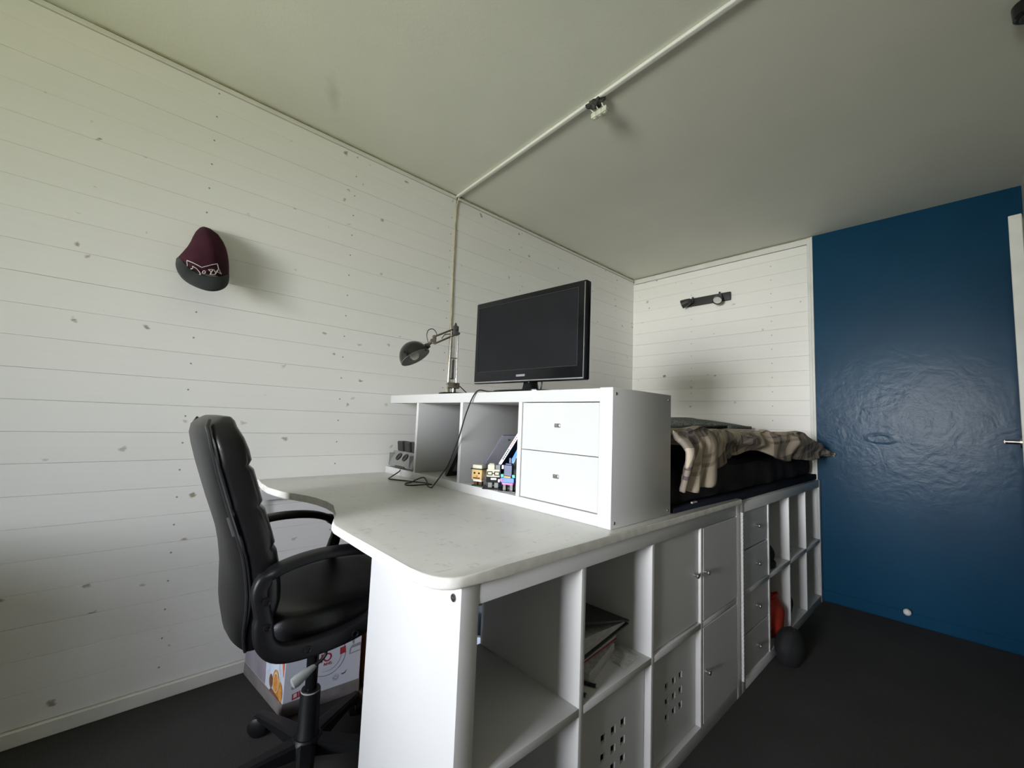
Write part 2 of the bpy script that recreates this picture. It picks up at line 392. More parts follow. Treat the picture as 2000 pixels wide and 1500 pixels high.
def thing(name, label, cat, loc=(0,0,0), rz=0, group=None):
    o = bpy.data.objects.new(name, None); COL.objects.link(o); o.empty_display_size = .05
    o.location = loc; o.rotation_euler = (0,0,rz); o['label'] = label; o['category'] = cat
    if group: o['group'] = group
    return o
def tag(o, label, cat, group=None):
    o['label'] = label; o['category'] = cat
    if group: o['group'] = group
    return o
def struct(name, bm, m, smooth=False, parent=None):
    o = obj(name, bm, m, parent, smooth)
    if parent is None: o['kind'] = 'structure'
    return o
def sb(name, a, b, m, parent=None, bev=0, label=None, org='base'):
    bm = BM(); box(bm, a, b, bev)
    return obj(name, bm, m, parent, label=label, smooth=bev > 0, org=((a[0]+b[0])/2, (a[1]+b[1])/2, min(a[2], b[2])) if org == 'base' else org)

# ------------------------------------------------------------------ room shell
bm = BM(); box(bm, (XF-.1, YR-.1, -.08), (L+.1, W+.1, 0)); struct('floor', bm, 'carpet')
bm = BM(); box(bm, (XF-.1, YR-.1, H), (L+.1, W+.1, H+.08)); ceiling = struct('ceiling', bm, 'ceiling')
bm = BM(); box(bm, (XF-.1, W+.012, 0), (L+.1, W+.1, H)); wall_left = struct('wall_left', bm, 'trim_white')
bm = BM(); box(bm, (L+.012, .022, 0), (L+.1, W+.012, H)); wall_back = struct('wall_back', bm, 'trim_white')
bm = BM(); box(bm, (L, YR-.1, 0), (L+.1, .016, H)); wall_blue = struct('wall_back_blue', bm, 'blue')
wall_blue.name = 'wall_end'
bm = BM(); box(bm, (XF-.1, YR-.1, 0), (L, YR, H)); struct('wall_right', bm, 'wall_side')
bm = BM()
box(bm, (XF-.1, YR, 0), (XF, W+.012, WZ0)); box(bm, (XF-.1, YR, WZ1), (XF, W+.012, H))
box(bm, (XF-.1, YR, WZ0), (XF, WY0, WZ1)); box(bm, (XF-.1, WY1, WZ0), (XF, W+.012, WZ1))
struct('wall_front', bm, 'trim_white')
bm = BM(); ym = (WY0+WY1)/2
for a, b in (((XF-.07,WY0,WZ0),(XF-.02,WY0+.05,WZ1)), ((XF-.07,WY1-.05,WZ0),(XF-.02,WY1,WZ1)), ((XF-.07,WY0,WZ0),(XF-.02,WY1,WZ0+.05)),
             ((XF-.07,WY0,WZ1-.05),(XF-.02,WY1,WZ1)), ((XF-.06,ym-.025,WZ0),(XF-.025,ym+.025,WZ1))): box(bm, a, b, .004)
win = struct('window_1', bm, 'trim_white'); sb('window_sill', (XF-.02,WY0-.05,WZ0-.03), (XF+.12,WY1+.05,WZ0), 'trim_white', win, .004)

# planks on the long wall, either side of the vertical joint at x = .912
JX = .912; zs = [.052+.1053*k for k in range(23)]
def planks(parent, axis, spans, z_top, m):
    for (a, b) in spans:
        cache = {}
        for i, z0 in enumerate(zs):
            z1 = min(z0+.1053, z_top)
            if z1-z0 < .02: continue
            ln = b-a; h = z1-z0-.0007
            key = round(h, 4)
            if key not in cache:
                bm = BM()
                if axis == 'x': vs = box(bm, (0, 0, 0), (ln, .012, h), .0010, 1)
                else: box(bm, (0, 0, 0), (.012, ln, h), .0010, 1)
                bmesh.ops.recalc_face_normals(bm, faces=bm.faces)
                me = bpy.data.meshes.new('plank'); bm.to_mesh(me); bm.free(); me.materials.append(M[m]); cache[key] = me
            o = bpy.data.objects.new('plank', cache[key]); COL.objects.link(o); o.parent = parent
            off = random.uniform(-.0007, .0007)
            o.location = (a, W+off, z0+.0003) if axis == 'x' else (L+off, a, z0+.0003)
planks(wall_left, 'x', [(XF, JX-.004), (JX+.003, L+.011)], 2.453, 'plank_long')
planks(wall_back, 'y', [(.050, W+.002)], 2.428, 'plank_back')
bm = BM(); box(bm, (XF, W-.012, 0), (L-.002, W+.012, .050), .003, 1); struct('baseboard_left', bm, 'trim_white')
bm = BM(); box(bm, (XF, W-.006, 2.455), (JX-.006, W+.012, 2.474), .002, 1); box(bm, (JX+.006, W-.006, 2.457), (L-.004, W+.012, 2.472), .002, 1); struct('trim_1', bm, 'trim_white')
bm = BM(); box(bm, (L-.008, .018, 2.432), (L+.012, W-.012, 2.474), .002, 1); struct('trim_2', bm, 'trim_white')
bm = BM()      # dirty caulk line under the ceiling
pts = [(x, W-.004+random.uniform(-.002,.002), H-.004+random.uniform(-.0015,.0015)) for x in [JX+(L-JX-.02)*i/40 for i in range(41)]]
tube(bm, pts, lambda s: .0042, 6); pts = [(x, W-.002, H-.003) for x in (-.7,-.2,.3,.7,.9)]; tube(bm, pts, .0028, 6)
pts = [(L-.004, y, H-.004+random.uniform(-.001,.001)) for y in [.03+(W-.05)*i/24 for i in range(25)]]; tube(bm, pts, .0022, 6)
struct('trim_3', bm, 'caulk', True)
bm = BM(); box(bm, (L-.012, .016, 0), (L+.012, .030, H-.006), .002, 1); box(bm, (L-.006, .031, 0), (L+.012, .050, H-.006), .002, 1); struct('trim_4', bm, 'trim_white')
bm = BM(); box(bm, (L-.010, YR+.001, 0), (L, .014, .072), .004, 1); struct('baseboard_back', bm, 'blue')
# vertical joint: wandering bead of yellowed sealant
bm = BM(); pts = []
for i in range(46):
    z = .80+(2.452-.80)*i/45; pts.append((JX-.001+.0045*math.sin(z*5.1)*.6+random.uniform(-.0012,.0012)+(.010 if z > 2.40 else 0)*(z-2.40)/.05, W-.002, z))
tube(bm, pts, .0055, 7); struct('trim_5', bm, 'caulk', True)
# ceiling joint strip, slightly askew, with the old lamp outlet on it
sx_ = lambda y: JX+.0505*(y-W)
bm = BM()
a = [(sx_(YR)-.011, YR+.002), (sx_(YR)+.011, YR+.002), (sx_(W)+.010, W-.006), (sx_(W)-.010, W-.006)]
prism(bm, a, H-.016, H-.0003, .005); struct('trim_6', bm, 'trim_white', True)
# door standing slightly ajar in the right wall
DX0, DX1 = 2.05, 2.86
ang = math.asin(.098/.81)
door = bpy.data.objects.new('door_1', None); COL.objects.link(door); door['kind'] = 'structure'; door.location = (DX1, YR+.01, 0); door.rotation_euler = (0,0,-ang)
bm = BM(); box(bm, (-.815,-.036,.01), (0,.0,2.0), .002, 1); obj('door_leaf', bm, 'door_paint', door)
bm = BM(); cyl(bm, (-.75,0,1.09), (-.75,.008,1.09), .024, n=24); cyl(bm, (-.75,.006,1.09), (-.75,.048,1.09), .009, n=16)
tube(bm, [(-.75,.044,1.09),(-.73,.047,1.091),(-.65,.047,1.091),(-.635,.046,1.09)], .0085, 10); obj('door_handle', bm, 'chrome', door, True, label='bright metal lever handle')
bm = BM()
for a, b in (((DX0-.07,YR,0),(DX0-.01,YR+.004,2.08)), ((DX1+.01,YR,0),(DX1+.07,YR+.004,2.08)), ((DX0-.07,YR,2.02),(DX1+.07,YR+.004,2.08))): box(bm, a, b)
struct('trim_7', bm, 'trim_white')

# unseen chest added to shade the lower left of the plank wall
lc = thing('added_shadow_chest', 'unseen low white chest added near the window to shade the plank wall', 'chest', (-1.80,.98,0))
sb('carcass', (0,.012,.03), (.55,.43,.73), 'cabinet', lc, .002); sb('chest_top', (-.01,-.01,.73), (.56,.432,.755), 'cabinet', lc, .003); sb('plinth', (.01,.03,0), (.54,.42,.03), 'cabinet', lc)
for k in range(3):
    bm = BM(); box(bm, (.012,-.004,.05+k*.225), (.538,.0118,.268+k*.225), .002, 1); dr = obj('drawer', bm, 'cabinet_drawer', lc)
    bm = BM(); lathe(bm, [(.0001,0),(.006,0),(.006,.012),(.012,.016),(.0001,.024)], (.275,-.004,.16+k*.225), (0,-1,0), 16); obj('knob', bm, 'steel_knob', dr, True)

# ------------------------------------------------------------------ shelving units under the desk and bed
FR, DV, D = .045, .018, .39
def unit(name, label, x0, x1, zt, group='grid shelving units under the desk and bed'):
    t = thing(name, label, 'shelving unit', (x0, 0, 0), group=group)
    w = x1-x0
    sb('side_panel', (0,0,0), (FR,D,zt), 'cabinet', t, .0012); sb('side_panel', (w-FR,0,0), (w,D,zt), 'cabinet', t, .0012)
    sb('top_panel', (FR,.0008,zt-FR), (w-FR,D,zt), 'cabinet', t, .0012); sb('bottom_panel', (FR,.0008,0), (w-FR,D,FR), 'cabinet', t, .0012)
    cw = (w-2*FR-3*DV)/4; cells = []
    for k in range(4):
        cx = FR+k*(cw+DV); cells.append((cx, cx+cw))
        if k < 3: sb('divider', (cx+cw,.001,FR), (cx+cw+DV,D,zt-FR), 'cabinet', t, .001)
        sb('shelf', (cx,.001,zt/2-.010), (cx+cw,D,zt/2+.010), 'cabinet', t, .001)
    return t, cells
ZA, ZB, LA = .776, .781, 1.48
uA, cA = unit('shelving_unit', 'white four-by-two cube shelving unit carrying the desk top, end panel lit', 0, LA, ZA)
uB, cB = unit('shelving_unit', 'white four-by-two cube shelving unit under the bed, against the blue wall', LA+.001, L-.013, ZB)
def knob(parent, p, m='steel_knob', ax='y'):
    bm = BM(); d = Vector((0,-1,0)) if ax == 'y' else Vector((-1,0,0)); p = Vector(p)
    lathe(bm, [(.0001,-.001),(.0045,-.001),(.0045,.008),(.0075,.010),(.009,.014),(.0085,.019),(.0001,.0205)], p, d, 18)
    return obj('knob', bm, m, parent, True, org=p)
def door_front(parent, x0, x1, z0, z1, y, kp=None, holes=False):
    g = .0025; x0 += g; x1 -= g; z0 += g; z1 -= g; th = .007 if holes else .016
    bm = BM()
    if not holes: box(bm, (x0,y,z0), (x1,y+th,z1), .0015, 1)
    else:
        cx, cz = (x0+x1)/2, (z0+z1)/2-.004
        xs = [x0]+[v for i in (-1,0,1) for v in (cx+i*.048-.011, cx+i*.048+.011)]+[x1]
        zz = [z0]+[v for i in (-1,0,1) for v in (cz+i*.048-.011, cz+i*.048+.011)]+[z1]
        G = {}
        def gv(i, j, s):
            if (i,j,s) not in G: G[(i,j,s)] = bm.verts.new((xs[i], y+(th if s else 0), zz[j]))
            return G[(i,j,s)]
        def hole(i, j): return i in (1,3,5) and j in (1,3,5)
        for i in range(7):
            for j in range(7):
                if hole(i, j): continue
                for s in (0,1): bm.faces.new((gv(i,j,s), gv(i+1,j,s), gv(i+1,j+1,s), gv(i,j+1,s)))
                for (di,dj,e) in ((-1,0,((i,j),(i,j+1))),(1,0,((i+1,j),(i+1,j+1))),(0,-1,((i,j),(i+1,j))),(0,1,((i,j+1),(i+1,j+1)))):
                    ni, nj = i+di, j+dj
                    if ni < 0 or nj < 0 or ni > 6 or nj > 6 or hole(ni, nj):
                        (p, q), (r, s_) = e; bm.faces.new((gv(p,q,0), gv(r,s_,0), gv(r,s_,1), gv(p,q,1)))
    o = obj('door', bm, 'cabinet', parent, org=((x0+x1)/2, y, z0), label='door front with nine square holes' if holes else None)
    if holes:
        # black box added behind the holes, standing in for the shade inside
        b2 = BM(); box(b2, (x0+.002,y+th+.05,z0+.002), (x1-.002,y+th+.054,z1-.002)); box(b2, (x0+.002,y+th+.001,z0+.002), (x0+.006,y+th+.05,z1-.002)); box(b2, (x1-.006,y+th+.001,z0+.002), (x1-.002,y+th+.05,z1-.002)); box(b2, (x0+.006,y+th+.001,z0+.002), (x1-.006,y+th+.05,z0+.006)); box(b2, (x0+.006,y+th+.001,z1-.006), (x1-.006,y+th+.05,z1-.002)); obj('hole_shade_box', b2, 'hole_shade', parent)
    if kp: knob(o, (kp[0]-(x0+x1)/2, 0, kp[1]-z0))
    return o
zm = ZA/2
lo, hi = (FR, zm-.010), (zm+.010, ZA-FR)
door_front(uA, *cA[1], *lo, .022, holes=True)
door_front(uA, *cA[2], *lo, .020, holes=True)
door_front(uA, *cA[2], *hi, .010, kp=(1.045,.572))
door_front(uA, *cA[3], *lo, .000, kp=(1.120,.223))
door_front(uA, *cA[3], *hi, .000, kp=(1.113,.572))
zb = ZB/2; x0, x1 = cB[0]
for z0, z1, kz in ((FR,.212,.128),(.214,zb-.010,.301),(zb+.010,.568,.489),(.570,ZB-FR,.657)):
    bm = BM(); box(bm, (x0+.002,.006,z0+.002), (x1-.002,.022,z1-.002), .0015, 1); box(bm, (x0+.008,.022,z0+.008), (x1-.008,.35,z1-.02))
    dr = obj('drawer', bm, 'cabinet', uB, org=((x0+x1)/2,.006,z0)); knob(dr, (.0,0,kz-z0))
def strip(parent, x, y, z0, z1, wx=.007, wy=.010, lab='white strip of small hinge knuckles'):
    bm = BM(); z = z0
    box(bm, (x-.001,y,z0), (x+.002,y+wy,z1))
    while z < z1-.012: box(bm, (x-wx/2,y,z), (x+wx/2,y+wy,z+.0135), .0012, 1); z += .0165
    obj('hinge_strip', bm, 'cabinet_drawer', parent, label=lab)
strip(uB, -.002, -.0112, .055, .742); strip(uB, (L-.013-LA-.001)-FR-.006, .004, .06, .72)
for (px, pz) in ((0,.751),):   # cam screws on the lit end panel
    bm = BM(); lathe(bm, [(.0001,.0022),(.0075,.002),(.0085,0),(.0085,-.001)], (0,.024,.748), (-1,0,0), 20); box(bm, (-.0030,.0205,.7472), (-.0018,.0275,.7488), mi=1); obj('screw', bm, ['steel_knob','screw'], uA, True)

# ------------------------------------------------------------------ desk top
poly = [(-.052,1.432),(-.060,1.30),(-.062,1.19),(-.058,1.125),(-.040,1.06),(-.018,1.008),(.006,.945),(.021,.881),(.028,.81),(.024,.738),(.008,.665),(-.014,.612),(-.040,.560),(-.059,.522),(-.066,.49),
        (-.064,.30),(-.064,.089),(-.063,.050),(-.055,.022),(-.043,.003),(-.025,-.010),(-.004,-.014),(.10,-.013),(1.475,-.008),(1.475,.018),(.905,.018),(.905,1.432)]
# smooth the curved run
sm = []
for i, p in enumerate(poly):
    sm.append(p)
bm = BM(); prism(bm, sm, ZA+.0005, ZA+.0245, .0065)
for f in bm.faces:
    f.material_index = 0 if (f.normal.z if f.normal.length else 0) > .9 or f.calc_center_median().z > ZA+.0235 else 1
DT = ZA+.0245
dk = obj('corner_desk', bm, ['desk','desk_edge'], None, True); tag(dk, 'curved off-white corner desk top, worn, on the shelving unit', 'desk')
# wall batten and bracket that carry the desk at the wall
bt = sb('desk_batten', (-.035,W-.024,ZA-.066), (.90,W-.013,ZA-.001), 'cabinet_drawer', dk, .002)
bm = BM()
for z0_, xx in ((ZA-.075,-.045),): tube(bm, [(xx,W-.02,ZA-.002),(xx,W-.02,z0_-.03),(xx+.015,W-.02,z0_-.06)], .004, 6)
obj('bracket', bm, 'steel_knob', dk); bm = BM(); box(bm, (.005,1.18,ZA-.007), (.03,1.22,ZA+.0), .001, 1)
obj('bracket', bm, 'steel_knob', dk)

# ------------------------------------------------------------------ hutch on the desk
HX0, HX1, HZ0, HZ1 = .530, .885, DT+.0004, 1.2065
hu = thing('hutch_shelf', 'white low hutch with two drawers and open cubbies on the desk', 'shelf', (HX0, 0, HZ0))
hz = HZ1-HZ0; hd = HX1-HX0; Y1 = 1.405
sb('side_panel', (0,.020,0), (hd,.066,hz), 'cabinet', hu, .0012)
sb('top_panel', (.001,.0665,hz-.042), (hd,1.392,hz-.002), 'cabinet_drawer', hu, .0012)
sb('bottom_panel', (.001,.0665,0), (hd,Y1,.034), 'cabinet_drawer', hu, .0012)
for y in (.396, .750, 1.104): sb('divider', (.001,y,.034), (hd-.001,y+.018,hz-.042), 'cabinet', hu, .001)
dz0, dz1 = .0365, hz-.0445; dm = (dz0+dz1)/2
for z0, z1 in ((dz0,dm-.001),(dm+.001,dz1)):
    bm = BM(); box(bm, (.004,.0685,z0), (.020,.3935,z1), .0012, 1); box(bm, (.020,.075,z0+.006), (.33,.387,z1-.02))
    dr = obj('drawer', bm, 'cabinet_drawer', hu, org=(.004,.231,z0))
    bm = BM(); h = (z1-z0)/2+.006
    box(bm, (-.0035,-.0125,h-.0065), (.001,.0125,h+.0065), .003, 3); lathe(bm, [(.0001,.012),(.004,.0115),(.0055,.009),(.004,.002)], (0,-.004,h), (-1,0,0), 16)
    obj('handle', bm, 'steel_knob', dr, True)
for x, z in ((.018,.016),(.018,hz-.018),(hd-.018,.016),(hd-.018,hz-.018)):
    bm = BM(); lathe(bm, [(.0001,.0012),(.0045,.001),(.005,-.001)], (x,.020,z), (0,-1,0), 14); obj('screw', bm, 'screw', hu, True)

# ------------------------------------------------------------------ monitor
mo = thing('monitor', 'black flat television on the hutch, thin silver lower edge', 'monitor', (.640,.492,HZ1-.0015), .076)
# local: screen faces -x, width along y
w, z0, z1 = .283, .043, .396
bm = BM(); box(bm, (-.020,-w,z0), (.012,w,z1), .006, 3); obj('casing', bm, 'black_gloss', mo, True)
bm = BM(); box(bm, (-.0212,-w+.034,z0+.052), (-.0203,w-.022,z1-.026), .0004, 1); obj('screen', bm, 'screen', mo)
bm = BM(); fr = [(-w+.005,z0+.003,w-.005,z0+.0085),(-w+.004,z0+.004,-w+.0075,z1-.008)]
for a0, b0, a1, b1 in fr: box(bm, (-.0224,a0,b0), (-.0192,a1,b1), .0008, 1)
obj('silver_edge', bm, 'silver', mo)
bm = BM(); rim = .0022; ys0, ys1, zs0, zs1 = -w+.031, w-.019, z0+.049, z1-.023
for a0, b0, a1, b1 in ((ys0,zs0,ys0+rim,zs1),(ys1-rim,zs0,ys1,zs1),(ys0,zs0,ys1,zs0+rim),(ys0,zs1-rim,ys1,zs1)): box(bm, (-.0222,a0,b0), (-.0198,a1,b1))
obj('inner_bezel', bm, 'frame_black', mo)
bm = BM(); box(bm, (-.0218,-.012,z0+.022), (-.0195,.034,z0+.031), .0004, 1, mi=0)
for k in range(9): box(bm, (-.0221,-.009+k*.0046,z0+.0245), (-.0217,-.0062+k*.0046,z0+.0285), mi=1)
obj('badge', bm, ['silver','ink_grey'], mo)
bm = BM(); box(bm, (.010,-.21,z0+.06), (.052,.21,z1-.09), .014, 3); box(bm, (.008,-w+.01,z0+.09), (.024,w-.01,z1-.05), .006, 2); obj('rear_housing', bm, 'plastic', mo, True)
bm = BM(); lathe(bm, [(.0001,.006),(.040,.007),(.033,.020),(.028,.045),(.026,.075),(.0001,.075)], (.018,-.01,0), (0,0,1), 28); obj('stand_neck', bm, 'black_gloss', mo, True)
bm = BM(); poly_ = [(.02+.105*math.copysign(abs(math.cos(a))**.7, math.cos(a)), -.005+.155*math.copysign(abs(math.sin(a))**.7, math.sin(a))) for a in [2*PI*k/40 for k in range(40)]]
prism(bm, poly_, .0, .009, .003); obj('stand_base', bm, 'black_gloss', mo, True)
bm = BM(); tube(bm, [(.03,-.05,.11),(.032,-.055,.06),(.035,-.048,.02),(.05,-.03,.006),(.12,.02,.004)], .003, 8, smooth=5); obj('power_lead', bm, 'cable', mo, True)

# ------------------------------------------------------------------ desk lamp (metres in the plane of the arm: r towards the shade)
la = thing('desk_lamp', 'black and nickel articulated desk lamp on the hutch beside the monitor', 'lamp', (.66,1.0,HZ1-.0018), math.atan2(.43,-.9))
Z0 = HZ1-.0018
P = lambda r, z, s=0: Vector((r, s, z-Z0))
bm = BM(); lathe(bm, [(.0001,0),(.076,0),(.077,.006),(.073,.013),(.055,.016),(.022,.019),(.0001,.019)], (0,0,0), (0,0,1), 40); obj('base', bm, 'black_metal', la, True)
bm = BM(); cyl(bm, P(.004,Z0+.018), P(.004,1.262), .011, n=18); box(bm, (-.022,-.013,1.240-Z0), (.036,.013,1.268-Z0), .003, 2); cyl(bm, P(-.014,1.255,-.018), P(-.014,1.255,.018), .006, n=12); cyl(bm, P(.033,1.262,-.02), P(.033,1.262,.02), .006, n=12)
obj('yoke', bm, 'chrome', la, True)
for r0, r1_, nm in ((.033,.030,'lower_rod'),(-.006,-.002,'lower_rod')):
    for s in (-.008,.008):
        bm = BM(); cyl(bm, P(r0,1.258,s), P(r1_,1.520,s), .0032, n=8); obj(nm, bm, 'chrome', la, True)
for s in (-.014,.014):
    bm = BM(); n_ = 46; pts = []
    for k in range(n_*6): a = 2*PI*k/6; pts.append(P(.012+.0036*math.cos(a), 1.285+.095*k/(n_*6), s+.0036*math.sin(a)))
    tube(bm, [P(.012,1.26,s),P(.012,1.285,s)], .001, 5); tube(bm, pts, .0008, 4); tube(bm, [P(.012,1.38,s),P(.012,1.50,s)], .001, 5); obj('spring', bm, 'spot_grey', la, True)
bm = BM(); box(bm, (-.004,-.011,1.385-Z0), (.034,.011,1.389-Z0), .0006, 1); obj('cross_bar', bm, 'chrome', la); bm = BM(); box(bm, (-.002,-.013,1.285-Z0), (.032,-.010,1.290-Z0)); obj('cross_bar', bm, 'chrome', la)
bm = BM(); box(bm, (-.004,-.014,1.500-Z0), (.022,.014,1.545-Z0), .003, 2); lathe(bm, [(.0001,.018),(.004,.016),(.010,0),(.0001,0)], P(.010,1.545), (0,0,1), 4, mi=0)
cyl(bm, P(.010,1.528,-.022), P(.010,1.528,.022), .006, n=12); cyl(bm, P(-.006,1.508,-.02), P(-.006,1.508,.02), .005, n=12); obj('elbow', bm, 'spot_grey', la, True)
for (a, b) in (((.012,1.534),(.112,1.483)), ((.006,1.506),(.104,1.452))):
    for s in (-.008,.008):
        bm = BM(); cyl(bm, P(*a,s), P(*b,s), .0040, n=8); obj('upper_rod', bm, 'chrome', la, True)
bm = BM(); tube(bm, [P(.022,1.506),P(.060,1.500),P(.075,1.478)], .0026, 6); obj('tension_bar', bm, 'chrome', la, True)
bm = BM(); cyl(bm, P(.112,1.484,-.013), P(.112,1.484,.013), .006, n=12); cyl(bm, P(.104,1.452,-.013), P(.104,1.452,.013), .006, n=12); box(bm, (.100,-.009,1.448-Z0), (.120,.009,1.488-Z0), .003, 2)
cyl(bm, P(.110,1.468), P(.140,1.440), .008, n=14); cyl(bm, P(.122,1.462,-.018), P(.122,1.462,.018), .008, n=14); obj('head_joint', bm, 'chrome', la, True)
bm = BM(); tube(bm, [P(.108,1.480),P(.100,1.500),P(.118,1.520),P(.140,1.512),P(.146,1.485),P(.138,1.455),P(.132,1.440)], .0022, 7, smooth=5); obj('lead_loop', bm, 'cable', la, True)
# shade: deep dome, opening facing down and out
axd = (P(.200,1.368)-P(.158,1.455))
axd = Vector((-.50,.27,-.86)).normalized()          # direction the opening faces
cc = P(.1925,1.376)                                  # centre of the rim plane
R_ = .073
bm = BM(); prof = [(R_*math.cos(a), -R_*1.10*math.sin(a)) for a in [PI/2*k/14 for k in range(14)]]+[(.0001,-R_*1.10)]
lathe(bm, prof, cc, axd, 40); obj('lamp_shade', bm, 'black_metal', la, True)
bm = BM(); r_ = R_-.0018; prof = [(R_,.0),(r_,.0008)]+[(r_*math.cos(a), -r_*1.10*math.sin(a)) for a in [PI/2*k/14 for k in range(14)]]+[(.0001,-r_*1.10)]
lathe(bm, prof, cc, axd, 40); obj('shade_lining', bm, 'shade_inside', la, True)
nb = cc-axd*.040+Vector((-.038,0,.0))
jn = P(.132,1.442); bm = BM(); cyl(bm, cc-axd*.02+(jn-cc+axd*.02).normalized()*.056, jn, .017, .012, n=20); obj('socket', bm, 'spot_grey', la, True)
bm = BM(); lathe(bm, [(.0001,-.052),(.011,-.050),(.013,-.038),(.023,-.018),(.023,-.004),(.014,.010),(.0001,.015)], cc-axd*.004, axd, 20); obj('bulb', bm, 'bulb', la, True)
bm = BM(); tube(bm, [P(-.012,1.262),P(-.028,1.250),P(-.058,1.224),P(-.070,1.2125),P(-.11,1.2100),P(-.14,1.2095)], .0026, 7, smooth=5); obj('power_lead', bm, 'cable', la, True)

# ------------------------------------------------------------------ black lead from the monitor down to the desk
dz = DT+.0028
pts = [(.60,.56,HZ1+.0025),(.555,.615,HZ1+.0025),(.526,.655,HZ1+.001),(.517,.700,1.130),(.512,.745,1.010),(.512,.805,.905),(.509,.845,.860),(.500,.885,.812),(.474,.868,dz),(.486,.915,dz),(.512,.965,.812),(.516,1.000,.826),(.500,1.030,.815),
       (.470,1.030,dz),(.440,1.020,dz),(.418,.980,dz),(.440,.955,dz),(.480,.915,dz+.006),(.497,.900,dz+.006),(.500,.960,dz+.005),(.490,1.05,dz),(.455,1.125,dz),(.436,1.172,dz),(.465,1.215,dz),(.520,1.24,dz+.02),(.545,1.25,.838),(.60,1.26,.8365),(.68,1.27,.8365)]
bm = BM(); tube(bm, pts, .0029, 8, smooth=7); tag(obj('power_cable', bm, 'cable', None, True), 'thin black cable hanging off the hutch and coiled on the desk', 'cable')

# ------------------------------------------------------------------ things in the hutch
SZ = HZ0+.0342     # cubby floor
# radio with two round speakers
rd = thing('radio', 'grey tabletop radio with two round speakers, far cubby by the wall', 'radio', (.570,1.285,SZ))
bm = BM(); prof = [(-.028,.006),(.040,.006),(.045,.03),(.040,.076),(.012,.080),(-.022,.030)]
rows = [[Vector((x*s, y, z)) for x, z in prof] for y, s in ((-.125,.72),(-.115,1),(.108,1),(.128,.72))]
loft(bm, rows, close=True, cap=True); obj('body', bm, 'radio', rd, True)
nf = Vector((-.050,0,.034)).normalized(); nf = Vector((-.83,0,.56))
for y in (.040,-.026):
    c = Vector((-.008,y,.054)); bm = BM(); lathe(bm, [(.0001,.0005),(.013,.0015),(.0185,.004),(.0205,.003),(.0205,-.002)], c, nf, 28); obj('speaker_cone', bm, 'toy_black', rd, True)
for y in (.108,-.1): 
    bm = BM(); box(bm, (-.030,y-.004,.012), (.030,y+.004,.070), .002); obj('side_trim', bm, 'plastic_grey', rd)
bm = BM(); box(bm, (-.034,-.06,.0), (-.012,.035,.012), .004, 2); box(bm, (.0,-.10,0), (.03,.10,.007)); obj('foot', bm, 'radio_dark', rd, True)
for i, (y, x) in enumerate(((1.352,.592),(1.278,.592),(1.205,.592))):
    sp = thing('speaker', ('small black cube speaker on the radio, nearest the wall','small black cube speaker on the radio, between two others','small black cube speaker on the radio, half behind the divider')[i], 'speaker', (x,y,SZ+.0795), group='small black speakers on the radio')
    bm = BM(); box(bm, (-.010,-.026,0), (.034,.026,.052), .003, 2); 
    for v in bm.verts: v.co.x += -v.co.z*.10
    obj('cabinet', bm, 'radio_dark', sp, True); bm = BM(); box(bm, (-.0122,-.022,.005), (-.0098,.022,.048), .001, 1)
    for v in bm.verts: v.co.x += -v.co.z*.10
    obj('grille', bm, 'toy_black', sp)
# leaning photo frame
def lean(parent, xa, xb, ya, za, yb, zb_, th, m, name, inset=None, lab=None):
    """slab whose lower edge is (ya,za) and upper edge (yb,zb_), thickness away from -y side"""
    d = Vector((0, yb-ya, zb_-za)); n_ = Vector((0, d.z, -d.y)).normalized()*th; bm = BM()
    a0, a1 = Vector((xa, ya, za)), Vector((xb, ya, za))
    vs = [bm.verts.new(p) for p in (a0, a1, a1+d, a0+d, a0+n_, a1+n_, a1+d+n_, a0+d+n_)]
    for f in ((0,1,2,3),(7,6,5,4),(0,4,5,1),(1,5,6,2),(2,6,7,3),(3,7,4,0)): bm.faces.new([vs[i] for i in f])
    return obj(name, bm, m, parent, label=lab)
pf = thing('photo_frame', 'black photo frame leaning in the middle open cubby', 'picture frame', (.58,.93,SZ+.010))
q = Vector((0,-.142,.205)); 
bm = BM(); n_ = Vector((0,q.z,-q.y)).normalized()
def pq(x, t, o): return Vector((x,0,0))+q*t+n_*(-o)
def slab(bm, x0, x1, t0, t1, o0, o1):
    vs = [bm.verts.new(pq(x, t, o)) for o in (o0, o1) for x, t in ((x0,t0),(x1,t0),(x1,t1),(x0,t1))]
    for f in ((0,1,2,3),(7,6,5,4),(0,4,5,1),(1,5,6,2),(2,6,7,3),(3,7,4,0)): bm.faces.new([vs[i] for i in f])
for a in ((0,.22,0,.085),(0,.22,.915,1),(0,.022,.085,.915),(.198,.22,.085,.915)): slab(bm, *a, 0, .014)
obj('frame_border', bm, 'frame_black', pf)
bm = BM(); slab(bm, .022, .198, .085, .915, .004, .009); obj('photograph', bm, 'photo', pf)
# document sleeve, magazine, books
o = lean(None, .602, .82, .742, SZ+.001, .572, 1.037, .0025, 'sleeve', 'plastic_sleeve'); tag(o, 'lilac-grey document folder leaning behind the magazine in the hutch', 'folder')
bm = BM(); tube(bm, [(.6015,.744,SZ+.0035),(.6015,.575,1.037)], .0022, 6); tube(bm, [(.6015,.573,1.038),(.82,.573,1.038)], .0016, 6); obj('edge_binding', bm, 'sleeve_edge', o)
for k in (.640,.680):
    bm = BM(); tube(bm, [(k,.579,1.022),(k+.004,.582,1.017),(k+.012,.580,1.020)], .0022, 6)
    obj('clip', bm, 'toy_dkgrey', o)
mg = lean(None, .596, .81, .640, SZ+.001, .436, 1.085, .014, 'paper', 'magazine'); tag(mg, 'white-spined magazine with dark blue cover leaning in the hutch', 'magazine')
d = Vector((0,-.204,1.085-SZ-.001)); nn = Vector((0,d.z,-d.y)).normalized()
